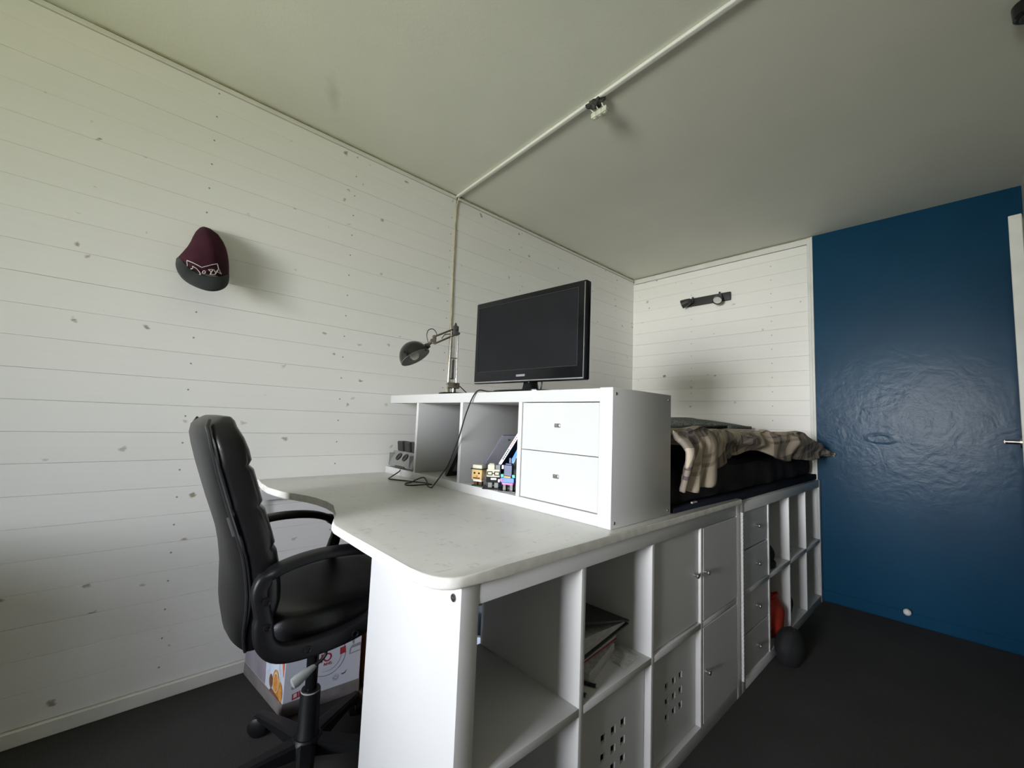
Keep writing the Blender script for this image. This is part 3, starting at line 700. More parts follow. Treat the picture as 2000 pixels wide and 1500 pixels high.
bm = BM(); a0 = Vector((.5965,.640,SZ+.001))-nn*.0008
vs = [bm.verts.new(p) for p in (a0, a0+Vector((.213,0,0)), a0+Vector((.213,0,0))+d, a0+d)]; bm.faces.new(vs); vs2 = [bm.verts.new(v.co+nn*.0007) for v in vs]; bm.faces.new(vs2[::-1])
for i in range(4): bm.faces.new((vs[i], vs[(i+1)%4], vs2[(i+1)%4], vs2[i]))
obj('cover', bm, 'navy_book', mg)
bm = BM()
for t0, t1, mi in ((.42,.60,0),(.62,.80,1),(.83,.95,0)):
    n = int((t1-t0)/.028)
    for k in range(n):
        ta = t0+(t1-t0)*k/n; tb = ta+(t1-t0)/n*.7; p0 = Vector((.5955,.640,SZ+.001))+nn*.004
        vs = [bm.verts.new(p0+d*t+nn*s) for t, s in ((ta,0),(ta,.006),(tb,.006),(tb,0))]; f = bm.faces.new(vs); f.material_index = mi
obj('spine_lettering', bm, ['ink_dark','pink_ink'], mg)
b2 = lean(None, .602, .79, .575, SZ+.001, .430, 1.045, .016, 'blue_book', 'book'); tag(b2, 'sky-blue book leaning under the magazine in the hutch', 'book', 'books leaning in the hutch')
bm = BM()
dd = Vector((0,-.145,1.045-SZ-.001)); n2 = Vector((0,dd.z,-dd.y)).normalized()
for t0, t1, s0, s1 in ((.0,1,-.0015,.0005),): 
    p0 = Vector((.6015,.575,SZ+.001)); vs = [bm.verts.new(p0+dd*t+n2*s) for t, s in ((t0,s0),(t0,s1),(t1,s1),(t1,s0))]; vs2 = [bm.verts.new(v.co+Vector((.185,0,0))) for v in vs]
    bm.faces.new(vs); bm.faces.new(vs2[::-1]); [bm.faces.new((vs[i], vs[(i+1)%4], vs2[(i+1)%4], vs2[i])) for i in range(4)]
obj('page_edge', bm, 'paper', b2)
b3 = lean(None, .612, .79, .500, SZ+.001, .432, 1.00, .020, 'olive', 'book'); tag(b3, 'dark olive book leaning against the drawer side in the hutch', 'book', 'books leaning in the hutch')
# three brick-built toy figures (generic)
def fig(name, label, loc, rz, parts):
    t = thing(name, label, 'toy figure', loc, rz, 'brick-built toy figures in the hutch cubby')
    for nm, m, boxes in parts:
        bm = BM()
        for a, b in boxes: box(bm, a, b, .0012, 1)
        obj(nm, bm, m, t)
    return t
fz = SZ
fig('brick_figure', 'tan brick-built toy figure with a flat pale hat, left of three', (.552,.648,fz), .35, [
    ('base_plate','toy_dkgreen',[((-.016,-.024,0),(.018,.024,.005))]), ('legs','toy_brown',[((-.008,-.018,.005),(.008,-.003,.018)),((-.008,.003,.005),(.008,.018,.018))]),
    ('body','toy_white',[((-.012,-.020,.018),(.012,.020,.026))]), ('head','toy_tan',[((-.018,-.023,.026),(.018,.023,.066))]),
    ('hat_brim','toy_black',[((-.024,-.027,.066),(.020,.027,.069))]), ('hat','toy_cream',[((-.016,-.021,.069),(.018,.021,.083))]),
    ('eyes','toy_black',[((-.0195,-.014,.048),(-.0175,-.006,.055)),((-.0195,.006,.048),(-.0175,.014,.055))]),
    ('moustache','toy_brown',[((-.0205,-.016,.030),(-.0175,.016,.035))]), ('nose','toy_orange',[((-.0215,-.004,.037),(-.0175,.004,.043))])])
fig('brick_figure', 'black-suited brick-built toy figure with cream hair and square glasses', (.563,.571,fz), .75, [
    ('base_plate','toy_black',[((-.028,-.040,0),(.026,.040,.005))]), ('legs','toy_grey',[((-.010,-.020,.005),(.010,-.004,.024)),((-.010,.004,.005),(.010,.020,.024))]),
    ('body','toy_black',[((-.014,-.027,.024),(.014,.027,.046))]), ('shirt_front','toy_white',[((-.0155,-.012,.034),(-.0135,.010,.042)),((-.0155,-.026,.026),(-.0135,-.018,.038))]),
    ('head','toy_cream',[((-.020,-.025,.046),(.020,.025,.074))]), ('glasses','toy_black',[((-.0225,-.024,.052),(-.020,-.003,.055)),((-.0225,-.024,.064),(-.020,-.003,.067)),((-.0225,-.024,.055),(-.020,-.021,.064)),((-.0225,-.006,.055),(-.020,-.003,.064)),
        ((-.0225,.003,.052),(-.020,.024,.055)),((-.0225,.003,.064),(-.020,.024,.067)),((-.0225,.021,.055),(-.020,.024,.064)),((-.0225,.003,.055),(-.020,.006,.064)),((-.0225,-.003,.058),(-.020,.003,.061))]),
    ('hair','toy_cream',[((-.018,-.004,.074),(.018,.022,.091)),((-.012,-.001,.091),(.012,.018,.095))]), ('cap_brick','toy_grey',[((-.012,-.025,.074),(.018,-.005,.090))])])
fig('brick_figure', 'multicoloured brick-built toy figure with a tall navy top, right of three', (.566,.489,fz), .5, [
    ('base_plate','toy_black',[((-.022,-.034,0),(.024,.034,.005))]), ('legs','toy_black',[((-.008,-.020,.005),(.010,-.007,.030)),((-.008,.007,.005),(.010,.020,.030))]),
    ('body','toy_blue',[((-.018,-.026,.034),(.016,.026,.052))]), ('skirt','toy_pink',[((-.014,-.022,.026),(.014,.022,.034)),((-.0195,.018,.038),(-.017,.028,.048))]),
    ('collar','toy_orange',[((-.0185,-.014,.052),(.012,.014,.058))]), ('shoulder','toy_green',[((-.012,-.028,.052),(.012,-.016,.064))]), ('shoulder','toy_green',[((-.012,.016,.052),(.012,.028,.064))]),
    ('tall_top','toy_navy',[((-.012,-.015,.058),(.012,.016,.098)),((-.009,-.012,.098),(.009,.012,.104)),((-.004,-.008,.104),(.004,.0,.124))]), ('raised_hand','toy_white',[((-.010,.018,.082),(.004,.026,.096))])])

# ------------------------------------------------------------------ office chair
ch = thing('office_chair', 'black leather high-back office chair with looped armrests at the desk', 'chair', (0,.75,0), -.035)
prof = [(1.079,-.343),(1.055,-.352),(1.00,-.340),(.95,-.326),(.90,-.310),(.86,-.297),(.80,-.276),(.75,-.260),(.70,-.249),(.65,-.242),(.60,-.240),(.55,-.238),(.515,-.232),(.488,-.224)]
def lin(tab, z):
    for (z1, a), (z0, b) in zip(tab, tab[1:]):
        if z >= z0: return b+(a-b)*(z-z0)/(z1-z0)
    return tab[-1][1]
zs_ = [1.080,1.078,1.070,1.055,1.03,1.0,.975,.962,.95,.93,.90,.872,.861,.85,.82,.79,.765,.754,.743,.71,.68,.65,.62,.59,.56,.53,.508,.494,.489]
def bhalf(z):  # half width
    top = 1.08; h = .232
    if z > .97: t = (z-.97)/.11; h = .232*math.sqrt(max(0, 1-t**3.2*.62))
    if z < .62: h = .232-.06*((.62-z)/.13)**1.3
    return h
def bthick(z):
    t = .078
    if z > 1.0: t = .078*math.sqrt(max(.02, 1-((z-1.0)/.0815)**2))
    if z < .60: t = .078*(1-.55*(.60-z)/.11)
    for c in (.962,.861,.754): t -= .010*math.exp(-((z-c)/.006)**2)
    return t
bm = BM(); rows = []
for z in zs_:
    xr = lin(prof, z); th = bthick(z); hw = bhalf(z); xc = xr+th/2+(.036-th/2)*(z > 1.0); row = []
    for k in range(40):
        a = 2*PI*k/40; c, s = math.cos(a), math.sin(a)
        y = hw*math.copysign(abs(c)**.42, c); x = th/2*math.copysign(abs(s)**.62, s)
        bow = -.022*(1-(y/hw)**2)*(1 if s < 0 else -.25)     # rear shell bows out backwards, front slightly hollow
        row.append(Vector((xc+x+bow+.03*(y/.23)**2*(.5 if s > 0 else 0), y, z)))
    rows.append(row)
loft(bm, rows, close=True, cap=True); obj('backrest', bm, 'leather', ch, True)
for sgn in (-1, 1):
    bm = BM(); pts = []
    for z in zs_[2:]:
        pts.append(Vector((lin(prof, z)+.004, sgn*(bhalf(z)*.975), z)))
    tube(bm, pts, .0042, 7); obj('piping', bm, 'leather_edge', ch, True)
for sgn in (-1, 1):
    bm = BM(); pts = [Vector((lin(prof, z)+.001, sgn*bhalf(z)*.94, z)) for z in (.84,.825,.81,.795)]; tube(bm, pts, .006, 7); obj('zip_cover', bm, 'silver', ch, True)
# seat
bm = BM(); rows = []
for z, s, in ((.478,.88),(.482,.95),(.497,1),(.53,1.0),(.552,.985),(.565,.95),(.571,.88),(.573,.6),(.571,.25)):
    row = []
    for k in range(48):
        a = 2*PI*k/48; c, q = math.cos(a), math.sin(a)
        x = .035+.245*s*math.copysign(abs(c)**.5, c); y = .232*s*math.copysign(abs(q)**.5, q)
        zz = z+(.012*max(0, (x-.1)/.18) if z > .5 else 0)-(.02*max(0, (x-.19)/.09)**2 if z > .5 else 0)
        row.append(Vector((x, y, zz)))
    rows.append(row)
loft(bm, rows, close=True, cap=True); obj('seat', bm, 'leather', ch, True)
bm = BM(); box(bm, (-.12,-.12,.452), (.16,.12,.480), .008, 2); box(bm, (-.07,-.055,.415), (.13,.055,.455), .01, 2); obj('mechanism', bm, 'plastic', ch, True)
for sgn in (-1, 1):
    y = sgn*.250; V = lambda x, z: (x, y, z)
    loop = [V(-.150,.500),(-.040,y,.497),(.060,y,.518),(.105,y,.560),(.128,y,.625),(.128,y,.678),(.070,y,.712),(-.007,y,.726),(-.099,y,.725),(-.184,y,.705),(-.216,y,.668),(-.205,y,.600),(-.195,y,.535)]
    def ht(s): 
        i = s*13
        if i < 2.5 or i > 11.3: return .023
        if 4.0 < i < 5.6 : return .017
        if 5.6 <= i < 9.5: return .0125
        return .019
    def hw(s):
        i = s*13
        return .026 if 5.4 < i < 9.4 else .018
    bm = BM(); sweep(bm, loop, hw, ht, (0,1,0), k=6, n=8, closed=True); obj('armrest', bm, 'plastic', ch, True)
    for x, z in ((-.203,.640),(-.197,.578),(-.100,.498),(.020,.503)):
        bm = BM(); lathe(bm, [(.0001,.001),(.0055,.0015),(.0065,.004),(.0095,.004),(.0095,-.002)], (x,y+sgn*.018,z), (0,sgn,0), 14); obj('bolt', bm, 'plastic', ch, True)
bm = BM(); lathe(bm, [(.0001,.095),(.034,.095),(.034,.11),(.031,.115),(.029,.235),(.0265,.243),(.020,.243),(.0001,.243)], (0,0,0), (0,0,1), 28); obj('column_sleeve', bm, 'plastic', ch, True)
bm = BM(); cyl(bm, (0,0,.24), (0,0,.425), .0175, n=24); lathe(bm, [(.0185,.242),(.0285,.240),(.0285,.236)], (0,0,0), (0,0,1), 28, mi=1); obj('gas_piston', bm, ['black_gloss','plastic_grey'], ch, True)
bm = BM(); tube(bm, [(-.02,-.05,.450),(-.035,-.13,.455),(-.043,-.180,.462),(-.028,-.192,.440),(-.036,-.192,.424),(-.058,-.192,.410)], .0045, 8, smooth=4); obj('lever_rod', bm, 'plastic', ch, True)
bm = BM(); A = Vector((-.052,-.192,.412)); B = Vector((-.112,-.196,.384)); dd_ = (B-A).normalized()
rows = []
sd = Vector((.35,-.93,0)).cross(dd_).normalized(); nn_ = dd_.cross(sd)
for t, w_, h_ in ((0,.004,.004),(.12,.009,.006),(.45,.014,.008),(.8,.018,.009),(.95,.016,.008),(1,.008,.004)):
    c = A.lerp(B, t); rows.append([c+sd*w_*math.cos(2*PI*k/14)+nn_*h_*math.sin(2*PI*k/14) for k in range(14)])
loft(bm, rows, close=True, cap=True); obj('lever_paddle', bm, 'plastic_grey', ch, True, label='grey height-adjustment paddle')
bm = BM(); lathe(bm, [(.0001,.055),(.040,.055),(.046,.065),(.046,.098),(.038,.108),(.0001,.108)], (0,0,0), (0,0,1), 28); obj('base_hub', bm, 'plastic', ch, True)
for k in range(5):
    a = math.radians(106+2+72*k); d = Vector((math.cos(a), math.sin(a), 0)); s = Vector((-math.sin(a), math.cos(a), 0)); bm = BM(); rows = []
    for t, w_, zt_, zb_ in ((.03,.026,.104,.062),(.14,.022,.094,.066),(.245,.017,.080,.060),(.268,.012,.076,.062)):
        rows.append([d*t+s*(w_*c)+Vector((0,0,z)) for c, z in ((-1,zb_),(1,zb_),(1,zt_-.006),(.6,zt_),(-.6,zt_),(-1,zt_-.006))])
    loft(bm, rows, close=True, cap=True); obj('base_leg', bm, 'plastic', ch)
    tw = d*math.cos(.6)+s*math.sin(.6); sw = Vector((0,0,1)).cross(tw); c = d*.262+Vector((0,0,.033)); bm = BM()
    for sg in (-1, 1): lathe(bm, [(.0001,.020),(.022,.020),(.0305,.015),(.0325,.005),(.0325,.0),(.0001,.0)], c+sw*sg*.0035, sw*sg, 24)
    cyl(bm, c, d*.262+Vector((0,0,.066)), .0065, n=10); box(bm, tuple(c+Vector((-.006,-.006,.0))), tuple(c+Vector((.006,.006,.030)))); obj('caster', bm, 'plastic', ch, True)

# ------------------------------------------------------------------ cartons under the desk
ct = thing('printed_carton', 'white printed appliance carton on the carpet under the desk', 'box', (.006,1.035,0), -.08, 'cartons under the desk')
bw, bd, bh = .275, .375, .33
bm = BM(); box(bm, (0,0,.002), (bw,bd,bh), .002, 1)
obj('carton_body', bm, 'carton', ct)
bm = BM(); box(bm, (-.001,-.001,.001), (bw+.001,bd+.001,.050), .001, 1); obj('base_band', bm, 'taupe', ct, label='dusty taupe band at the foot')
def flat_x(bm, pts, x, mi=0):       # polygon on left face (y,z)
    f = bm.faces.new([bm.verts.new((x, y, z)) for y, z in pts]); f.material_index = mi
def flat_y(bm, pts, y, mi=0):
    f = bm.faces.new([bm.verts.new((x, y, z)) for x, z in pts]); f.material_index = mi
def disc(cx, cz, rx, rz, n=32, a0=0, a1=2*PI): return [(cx+rx*math.cos(a0+(a1-a0)*k/n), cz+rz*math.sin(a0+(a1-a0)*k/n)) for k in range(n)]
def ring(bm, fn, lev, cx, cz, r, w_, mi, n=40, a0=0, a1=2*PI):
    for k in range(n):
        t0, t1 = a0+(a1-a0)*k/n, a0+(a1-a0)*(k+1)/n
        fn(bm, [(cx+rr*math.cos(t), cz+rr*math.sin(t)) for rr, t in ((r,t0),(r+w_,t0),(r+w_,t1),(r,t1))], lev, mi)
bm = BM()
flat_x(bm, [(.16,.052),(.374,.052),(.374,.329),(.16,.329)], -.0006, 0)
flat_x(bm, [(.10,.30),(.16,.30),(.16,.10),(.13,.12)], -.0007, 1); flat_x(bm, [(.01,.06),(.115,.06),(.13,.20),(.06,.22)], -.0008, 1)
flat_x(bm, disc(.155,.205,.085,.075), -.0010, 2); flat_x(bm, disc(.135,.222,.060,.052), -.0013, 3)
flat_x(bm, disc(.132,.226,.044,.036), -.0015, 4); flat_x(bm, disc(.132,.229,.030,.024), -.0017, 3); flat_x(bm, disc(.132,.232,.017,.013), -.0019, 4)
flat_x(bm, [(.001,.31),(.058,.31),(.004,.135)], -.0014, 5)
flat_x(bm, disc(.062,.098,.030,.046), -.0016, 6); flat_x(bm, disc(.026,.080,.022,.034), -.0018, 6); flat_x(bm, disc(.062,.100,.022,.036), -.0020, 4); flat_x(bm, disc(.062,.098,.018,.031), -.0022, 6); flat_x(bm, disc(.105,.088,.016,.024), -.0016, 3)
flat_x(bm, [(.002,.05),(.115,.05),(.10,.066),(.05,.060)], -.0024, 3)
obj('side_print', bm, ['ink_mauve','ink_pale','carton','ink_brown','ink_cream','ink_orange','ink_amber'], ct)
bm = BM()
ring(bm, flat_y, -.0006, .150,.190,.066,.0016, 0); ring(bm, flat_y, -.0006, .150,.190,.050,.0012, 1, a0=-1.9, a1=.1)
flat_y(bm, [(.196,.186),(.217,.189),(.215,.214),(.195,.211)], -.0008, 2)
ring(bm, flat_y, -.0006, .150,.190,.010,.0055, 2)
for k, x in enumerate((.126,)): flat_y(bm, [(x,.176),(x+.006,.176),(x+.006,.206),(x,.206)], -.0008, 2)
flat_y(bm, [(.034,.075),(.080,.083),(.080,.104),(.034,.096)], -.0008, 2); flat_y(bm, [(.039,.081),(.050,.083),(.050,.096),(.039,.094)], -.0010, 3); flat_y(bm, [(.056,.0835),(.0575,.0835),(.0575,.100),(.056,.100)], -.0010, 3)
flat_y(bm, disc(.036,.118,.007,.007), -.0008, 1)
ring(bm, flat_y, -.0006, .185,.105,.006,.0014, 0, n=4); ring(bm, flat_y, -.0006, .185,.105,.010,.001, 1, n=12)
flat_y(bm, [(.204,.116),(.210,.108),(.219,.111),(.228,.124),(.219,.115),(.210,.113)], -.0008, 0)
flat_y(bm, [(.232,.176),(.274,.180),(.274,.212),(.240,.208),(.232,.196)], -.0008, 1); flat_y(bm, [(.236,.180),(.274,.184),(.274,.200),(.240,.198)], -.0010, 3)
flat_y(bm, [(.222,.238),(.240,.224),(.252,.232),(.236,.262)], -.0008, 4); flat_y(bm, [(.243,.212),(.249,.212),(.244,.240),(.238,.240)], -.0010, 1)
flat_y(bm, [(.216,.240),(.221,.240),(.218,.268),(.213,.268)], -.0010, 0)
for _v in bm.verts: _v.co.z -= .022; _v.co.x -= .004
obj('front_print', bm, ['ink_dark','ink_grey','ink_red','carton','ink_cream'], ct, kind='stuff')
def text(body, size, mname, parent, loc, rot, ext=.0002, name='lettering'):
    cu = bpy.data.curves.new(name, 'FONT'); cu.body = body; cu.size = size; cu.extrude = ext; cu.align_x = 'CENTER'
    o = bpy.data.objects.new(name, cu); COL.objects.link(o)
    dg = bpy.context.evaluated_depsgraph_get(); me = bpy.data.meshes.new_from_object(o.evaluated_get(dg)); bpy.data.objects.remove(o)
    me.materials.clear(); me.materials.append(M[mname]); o = bpy.data.objects.new(name, me); COL.objects.link(o); o.parent = parent; o.location = loc; o.rotation_euler = rot; return o
text('ANS', .016, 'ink_red', ct, (.148,-.0008,.139), (PI/2,0,0))
for _c in ct.children:      # the carton has been squashed slightly out of square
    for _v in _c.data.vertices: _v.co.x -= .20*_v.co.y
bc = thing('cardboard_box', 'plain brown cardboard box right of the white printed carton', 'box', (.305,.965,0), -.10, 'cartons under the desk')
bm = BM(); box(bm, (0,0,0), (.26,.34,.30), .002, 1); obj('box_body', bm, 'brown_card', bc)
bm = BM(); box(bm, (.0,.15,.300), (.26,.20,.3006)); obj('sealing_tape', bm, 'ink_cream', bc)
# pale bin behind the shelving unit, seen through the open cell
bn = thing('storage_tub', 'pale blue-white tub beside the open shelving cell', 'tub', (.63,.62,0))
bm = BM(); lathe(bm, [(.0001,.0),(.11,.0),(.135,.30),(.145,.305),(.145,.315),(.132,.315),(.108,.008),(.0001,.008)], (0,0,0), (0,0,1), 36); obj('tub_body', bm, 'ink_pale', bn, True)

# ------------------------------------------------------------------ papers in the second cell
sz = ZA/2+.0105
def thin(name, label, cat, c, sx, sy, th, rz, m, z, tilt=(0,0), mesh=None):
    bm = BM(); box(bm, (-sx/2,-sy/2,0), (sx/2,sy/2,th), min(.001, th/3), 1); o = obj(name, bm, m, None); o.location = (c[0], c[1], z); o.rotation_euler = (tilt[0], tilt[1], rz)
    if label: tag(o, label, cat)
    return o
pd = thing('paper_pad', 'thick cream paper pad at the foot of the pile in the shelf', 'paper pad', (.535,.200,sz), .25)
bm = BM(); box(bm, (-.10,-.14,0), (.10,.14,.030), .001, 1); obj('sheets', bm, 'paper_dim', pd)
nb_ = thing('notebook', 'notebook with a thin red edge in the middle of the paper pile', 'notebook', (.560,.215,sz+.0305), .10)
bm = BM(); box(bm, (-.115,-.13,.004), (.115,.13,.020), .001, 1); obj('pages', bm, 'paper_dim', nb_); bm = BM(); box(bm, (-.116,-.131,0), (.116,.131,.004), .001, 1); obj('red_cover', bm, 'ink_red', nb_)
bdr = thing('binder', 'black ring binder stuffed with paper on top of the pile', 'binder', (.585,.215,sz+.054), .05)
bm = BM(); prof = [(-.14,0),(.125,.022),(.125,.026),(-.13,.005)]
rows = [[Vector((x, y, z)) for x, z in prof] for y in (-.15,.14)]; loft(bm, rows, close=True, cap=True)
prof = [(-.14,.0),(-.146,.03),(-.136,.100),(-.13,.104),(.128,.034),(.126,.030),(-.128,.096),(-.136,.03)]
rows = [[Vector((x, y, z)) for x, z in prof] for y in (-.15,.14)]; loft(bm, rows, close=True, cap=True); obj('cover', bm, 'dark_folder', bdr)
bm = BM(); rows = [[Vector((x, y, z)) for x, z in ((-.115,.007),(.118,.0265),(.116,.031),(-.110,.052))] for y in (-.142,.13)]; loft(bm, rows, close=True, cap=True); obj('pages', bm, 'paper_dim', bdr)
bm = BM(); 
vs = [Vector((-.05,-.055,0)), Vector((.045,-.045,.0)), Vector((.055,.05,.004)), Vector((-.035,.05,.0))]
v1 = [bm.verts.new(v) for v in vs]+[bm.verts.new(Vector((.0,-.02,.014)))]
for i in range(4): bm.faces.new((v1[i], v1[(i+1)%4], v1[4]))
o = obj('crumpled_paper', bm, 'paper_dim', None); o.location = (.665,.075,sz+.0008); tag(o, 'creased loose paper sheet at the front of the shelf', 'paper')
def pen(label, p, ang_, ln=.13):
    t = thing('pen', label, 'pen', (p[0], p[1], sz), ang_, 'pens on the shelf with papers')
    bm = BM(); cyl(bm, (0,0,.006), (ln,0,.006), .0055, n=14); cyl(bm, (ln,0,.006), (ln+.012,0,.006), .0055, .001, n=14); obj('barrel', bm, 'toy_black', t, True)
    bm = BM(); box(bm, (.0,-.0015,.0112), (.035,.0015,.0130), .0004, 1); cyl(bm, (-.004,0,.006), (.0,0,.006), .004, n=12); obj('pocket_clip', bm, 'silver', t, True)
pen('black pen at the front of the shelf with papers, farther in', (.478,.022), 2.0, .10); pen('black pen at the front of the shelf with papers, half hidden by the divider', (.425,.016), 1.6, .07)

# ------------------------------------------------------------------ things by the far shelving cells
def blob(name, label, cat, c, r, m, seed=1, amp=.12, flat=0, extra=None):
    bm = BM(); bmesh.ops.create_icosphere(bm, subdivisions=4, radius=1)
    rnd = random.Random(seed); ph = [rnd.uniform(0, 6) for _ in range(6)]
    for v in bm.verts:
        n = v.co.normalized(); k = 1+amp*(.5*math.sin(3*n.x+ph[0])*math.sin(4*n.y+ph[1])+.35*math.sin(7*n.z+ph[2]+2*n.x)+.2*math.sin(11*n.y+ph[3]+3*n.z))
        v.co = Vector((n.x*r[0]*k, n.y*r[1]*k, n.z*r[2]*k)); 
        if v.co.z < -r[2]*.72: v.co.z = -r[2]*.72
    t = thing(name, label, cat, (c[0], c[1], c[2])); 
    bmesh.ops.translate(bm, verts=bm.verts, vec=(0,0,r[2]*.72)); obj(extra or 'body', bm, m, t, True); return t
t = blob('drawstring_bag', 'round black bag on the carpet in front of the far shelves', 'bag', (1.935,-.062,.0), (.088,.060,.092), 'black_cloth', 3, .05)
bm = BM(); tube(bm, [(-.03,-.01,.138),(-.01,-.02,.156),(.02,0,.154),(.03,.02,.138)], .004, 6, smooth=5); obj('drawstring', bm, 'cable', t, True)
t = blob('red_bag', 'crumpled red-orange bag on top of the black bag, lower cell', 'bag', (2.075,.085,FR+.001), (.135,.088,.118), 'red_cloth', 5, .10)
bm = BM(); tube(bm, [(-.06,-.03,.185),(-.03,-.06,.205),(.03,-.05,.202),(.06,-.02,.18)], .006, 6, smooth=5); obj('carry_loop', bm, 'red_cloth', t, True)
t = blob('black_beanie', 'dark rounded knit hat on the upper shelf beside the drawers', 'hat', (1.985,.095,ZB/2+.0105), (.085,.080,.082), 'black_cloth', 8, .05)
bm = BM(); lathe(bm, [(.080,.0),(.088,.006),(.088,.026),(.080,.032)], (0,0,.0), (0,0,1), 30); obj('turned_cuff', bm, 'black_cloth', t, True)
t = blob('black_pouch', 'small black pouch in the lower cell, two in from the blue wall', 'pouch', (2.335,.10,FR+.001), (.075,.08,.10), 'black_cloth', 11, .08)
bm = BM(); tube(bm, [(-.05,-.04,.13),(0,-.06,.142),(.05,-.04,.13)], .003, 6, smooth=4); obj('zip', bm, 'cable', t, True)
t = blob('dark_glove', 'small dark bundle on the upper shelf, two in from the blue wall', 'glove', (2.345,.09,ZB/2+.0105), (.06,.06,.035), 'spot_grey', 14, .15)

# ------------------------------------------------------------------ bed on the shelving
bx0, bx1 = .912, 2.955
bd_ = thing('bed', 'low dark bed on the shelving behind the hutch', 'bed', (bx0,.02,ZB))
bm = BM(); box(bm, (.0,.0,.0008), (bx1-bx0,1.385,.036), .006, 2); obj('bed_board', bm, 'navy', bd_, True)
bm = BM(); rows = []
nx = 60
for (yo, zo) in ((.035,.037),(.018,.05),(.012,.085),(.014,.13),(.026,.158),(.06,.168),(.7,.170),(1.34,.165),(1.37,.14),(1.372,.06),(1.36,.037)):
    row = []
    for i in range(nx+1):
        s = i/nx; x = s*(bx1-.068-bx0)+.008; e = min(1, min(s, 1-s)*40); rr = (1-e)*.02
        w_ = .006*math.sin(s*31)+.005*math.sin(s*53+1) if zo > .04 and yo < .1 else 0
        row.append(Vector((x, yo+rr*(1 if yo < .7 else -1)+w_*.6, zo-(rr if zo > .1 else 0)+w_*.5)))
    rows.append(row)
loft(bm, rows)
for r0 in (0, nx): bm.faces.new([bm.verts[k*(nx+1)+r0] if False else v for k, v in enumerate([])]) if False else None
o = obj('mattress', bm, 'mattress', bd_, True)
bm = BM(); rows2 = []
for k, xx in ((0,.008),(1,bx1-.068-bx0+.008)):
    bm.faces.new([bm.verts.new((xx, yo+.02*(1 if yo < .7 else -1), zo-(.02 if zo > .1 else 0))) for yo, zo in ((.035,.037),(.018,.05),(.012,.085),(.014,.13),(.026,.158),(.06,.168),(.7,.170),(1.34,.165),(1.37,.14),(1.372,.06),(1.36,.037))])
obj('mattress_end', bm, 'mattress', bd_)
bm = BM(); box(bm, (.028,-.004,.001), (.075,.004,.009), .001, 1); box(bm, (.150,.002,.037), (.190,.010,.043), .001, 1); obj('care_tag', bm, 'paper_dim', bd_, label='small pale tag at the bed board')

# duvet: sheet over the mattress hanging down in front, in folds
def interp(tab, x):
    if x <= tab[0][0]: return tab[0][1]
    for (a, va), (b, vb) in zip(tab, tab[1:]):
        if x <= b:
            t = (x-a)/(b-a); t = t*t*(3-2*t); return va+(vb-va)*t
    return tab[-1][1]
top_t = [(.90,1.075),(1.11,1.092),(1.35,1.095),(1.6,1.088),(1.9,1.085),(2.2,1.092),(2.45,1.088),(2.7,1.05),(2.86,.995),(2.94,.965)]
bot_t = [(.90,.880),(.98,.872),(1.08,.885),(1.18,.905),(1.27,.940),(1.34,.968),(1.55,.980),(1.75,1.000),(1.85,.990),(2.0,.955),(2.15,.938),(2.4,.936),(2.7,.945),(2.94,.950)]
yf_t = [(.90,-.020),(1.1,-.030),(1.3,.010),(1.6,.020),(1.8,.010),(2.1,-.035),(2.4,-.045),(2.7,-.062),(2.94,-.085)]
NX, NS = 150, 64
bm = BM(); uvd = {}
rows = []
for i in range(NX+1):
    x = .905+(2.950-.905)*i/NX; zt_ = interp(top_t, x); zb_ = interp(bot_t, x); yf = interp(yf_t, x)
    path = []; rr = .055
    drop = zt_-zb_
    # cross-section from back to front edge
    for j in range(NS+1):
        s = j/NS
        if s < .62:
            y = 1.33-(1.33-(yf+rr))*(s/.62); z = zt_-.01*(1-s)
            k = (s/.62)
            z -= .09*max(0, .16-k)**.8*2.2
        elif s < .80:
            a = (s-.62)/.18*PI/2; r_ = min(rr, drop*.75); y = yf+rr-rr*math.sin(a); z = zt_-r_*(1-math.cos(a))
        else:
            k = (s-.80)/.20; r_ = min(rr, drop*.75); y = yf+.012*k+.006*math.sin(k*3); z = zt_-r_-(drop-r_)*k
        lp = 1 if s > .6 else .5
        fold = .007*math.sin(x*19+s*6+2.0*math.sin(x*5+s*3))+.003*math.sin(x*43+s*11+math.sin(x*9))+.010*math.sin(x*8.3-s*11+1.5*math.sin(x*3))
        if s > .62 and x < 1.4:
            kk = min(1, (s-.62)/.2)*min(1, (1.42-x)/.15); fold += kk*.010*math.sin(x*47+s*7+2.2*math.sin(x*13))
        z += fold*(.9 if s < .7 else .35)*lp; y += fold*(1.1 if s > .68 else 0)
        # long diagonal crease
        cz = abs((x-1.45)-(.9-s)*1.1); z -= .016*math.exp(-(cz/.035)**2) if s < .8 else 0
        path.append(Vector((x, y, z)))
    rows.append(path)
vr = loft(bm, rows)
uvl = bm.loops.layers.uv.new('UVMap'); idx = {}
for i, r in enumerate(vr):
    acc = 0
    for j, v in enumerate(r):
        if j: acc += (r[j].co-r[j-1].co).length
        idx[v] = (i, acc)
tot = [sum((r[j].co-r[j-1].co).length for j in range(1, len(r))) for r in vr]
for f in bm.faces:
    for l in f.loops:
        i, a = idx[l.vert]; x = l.vert.co.x; s = 1.55-(tot[i]-a) if False else a-tot[i]
        sk = .16*(x-.9)-.0; l[uvl].uv = (x+.22*s+.03*math.sin(s*6), s+.18*(x-.9)+(.10 if x > 1.75 else 0)*min(1, (x-1.75)/.1 if x > 1.75 else 0)+5)
du = obj('duvet', bm, 'plaid', None, True)
sm_ = du.modifiers.new('thickness', 'SOLIDIFY'); sm_.thickness = .016; sm_.offset = -1; sm_.use_rim = True
tag(du, 'crumpled tan and brown checked duvet spread over the dark mattress', 'duvet')
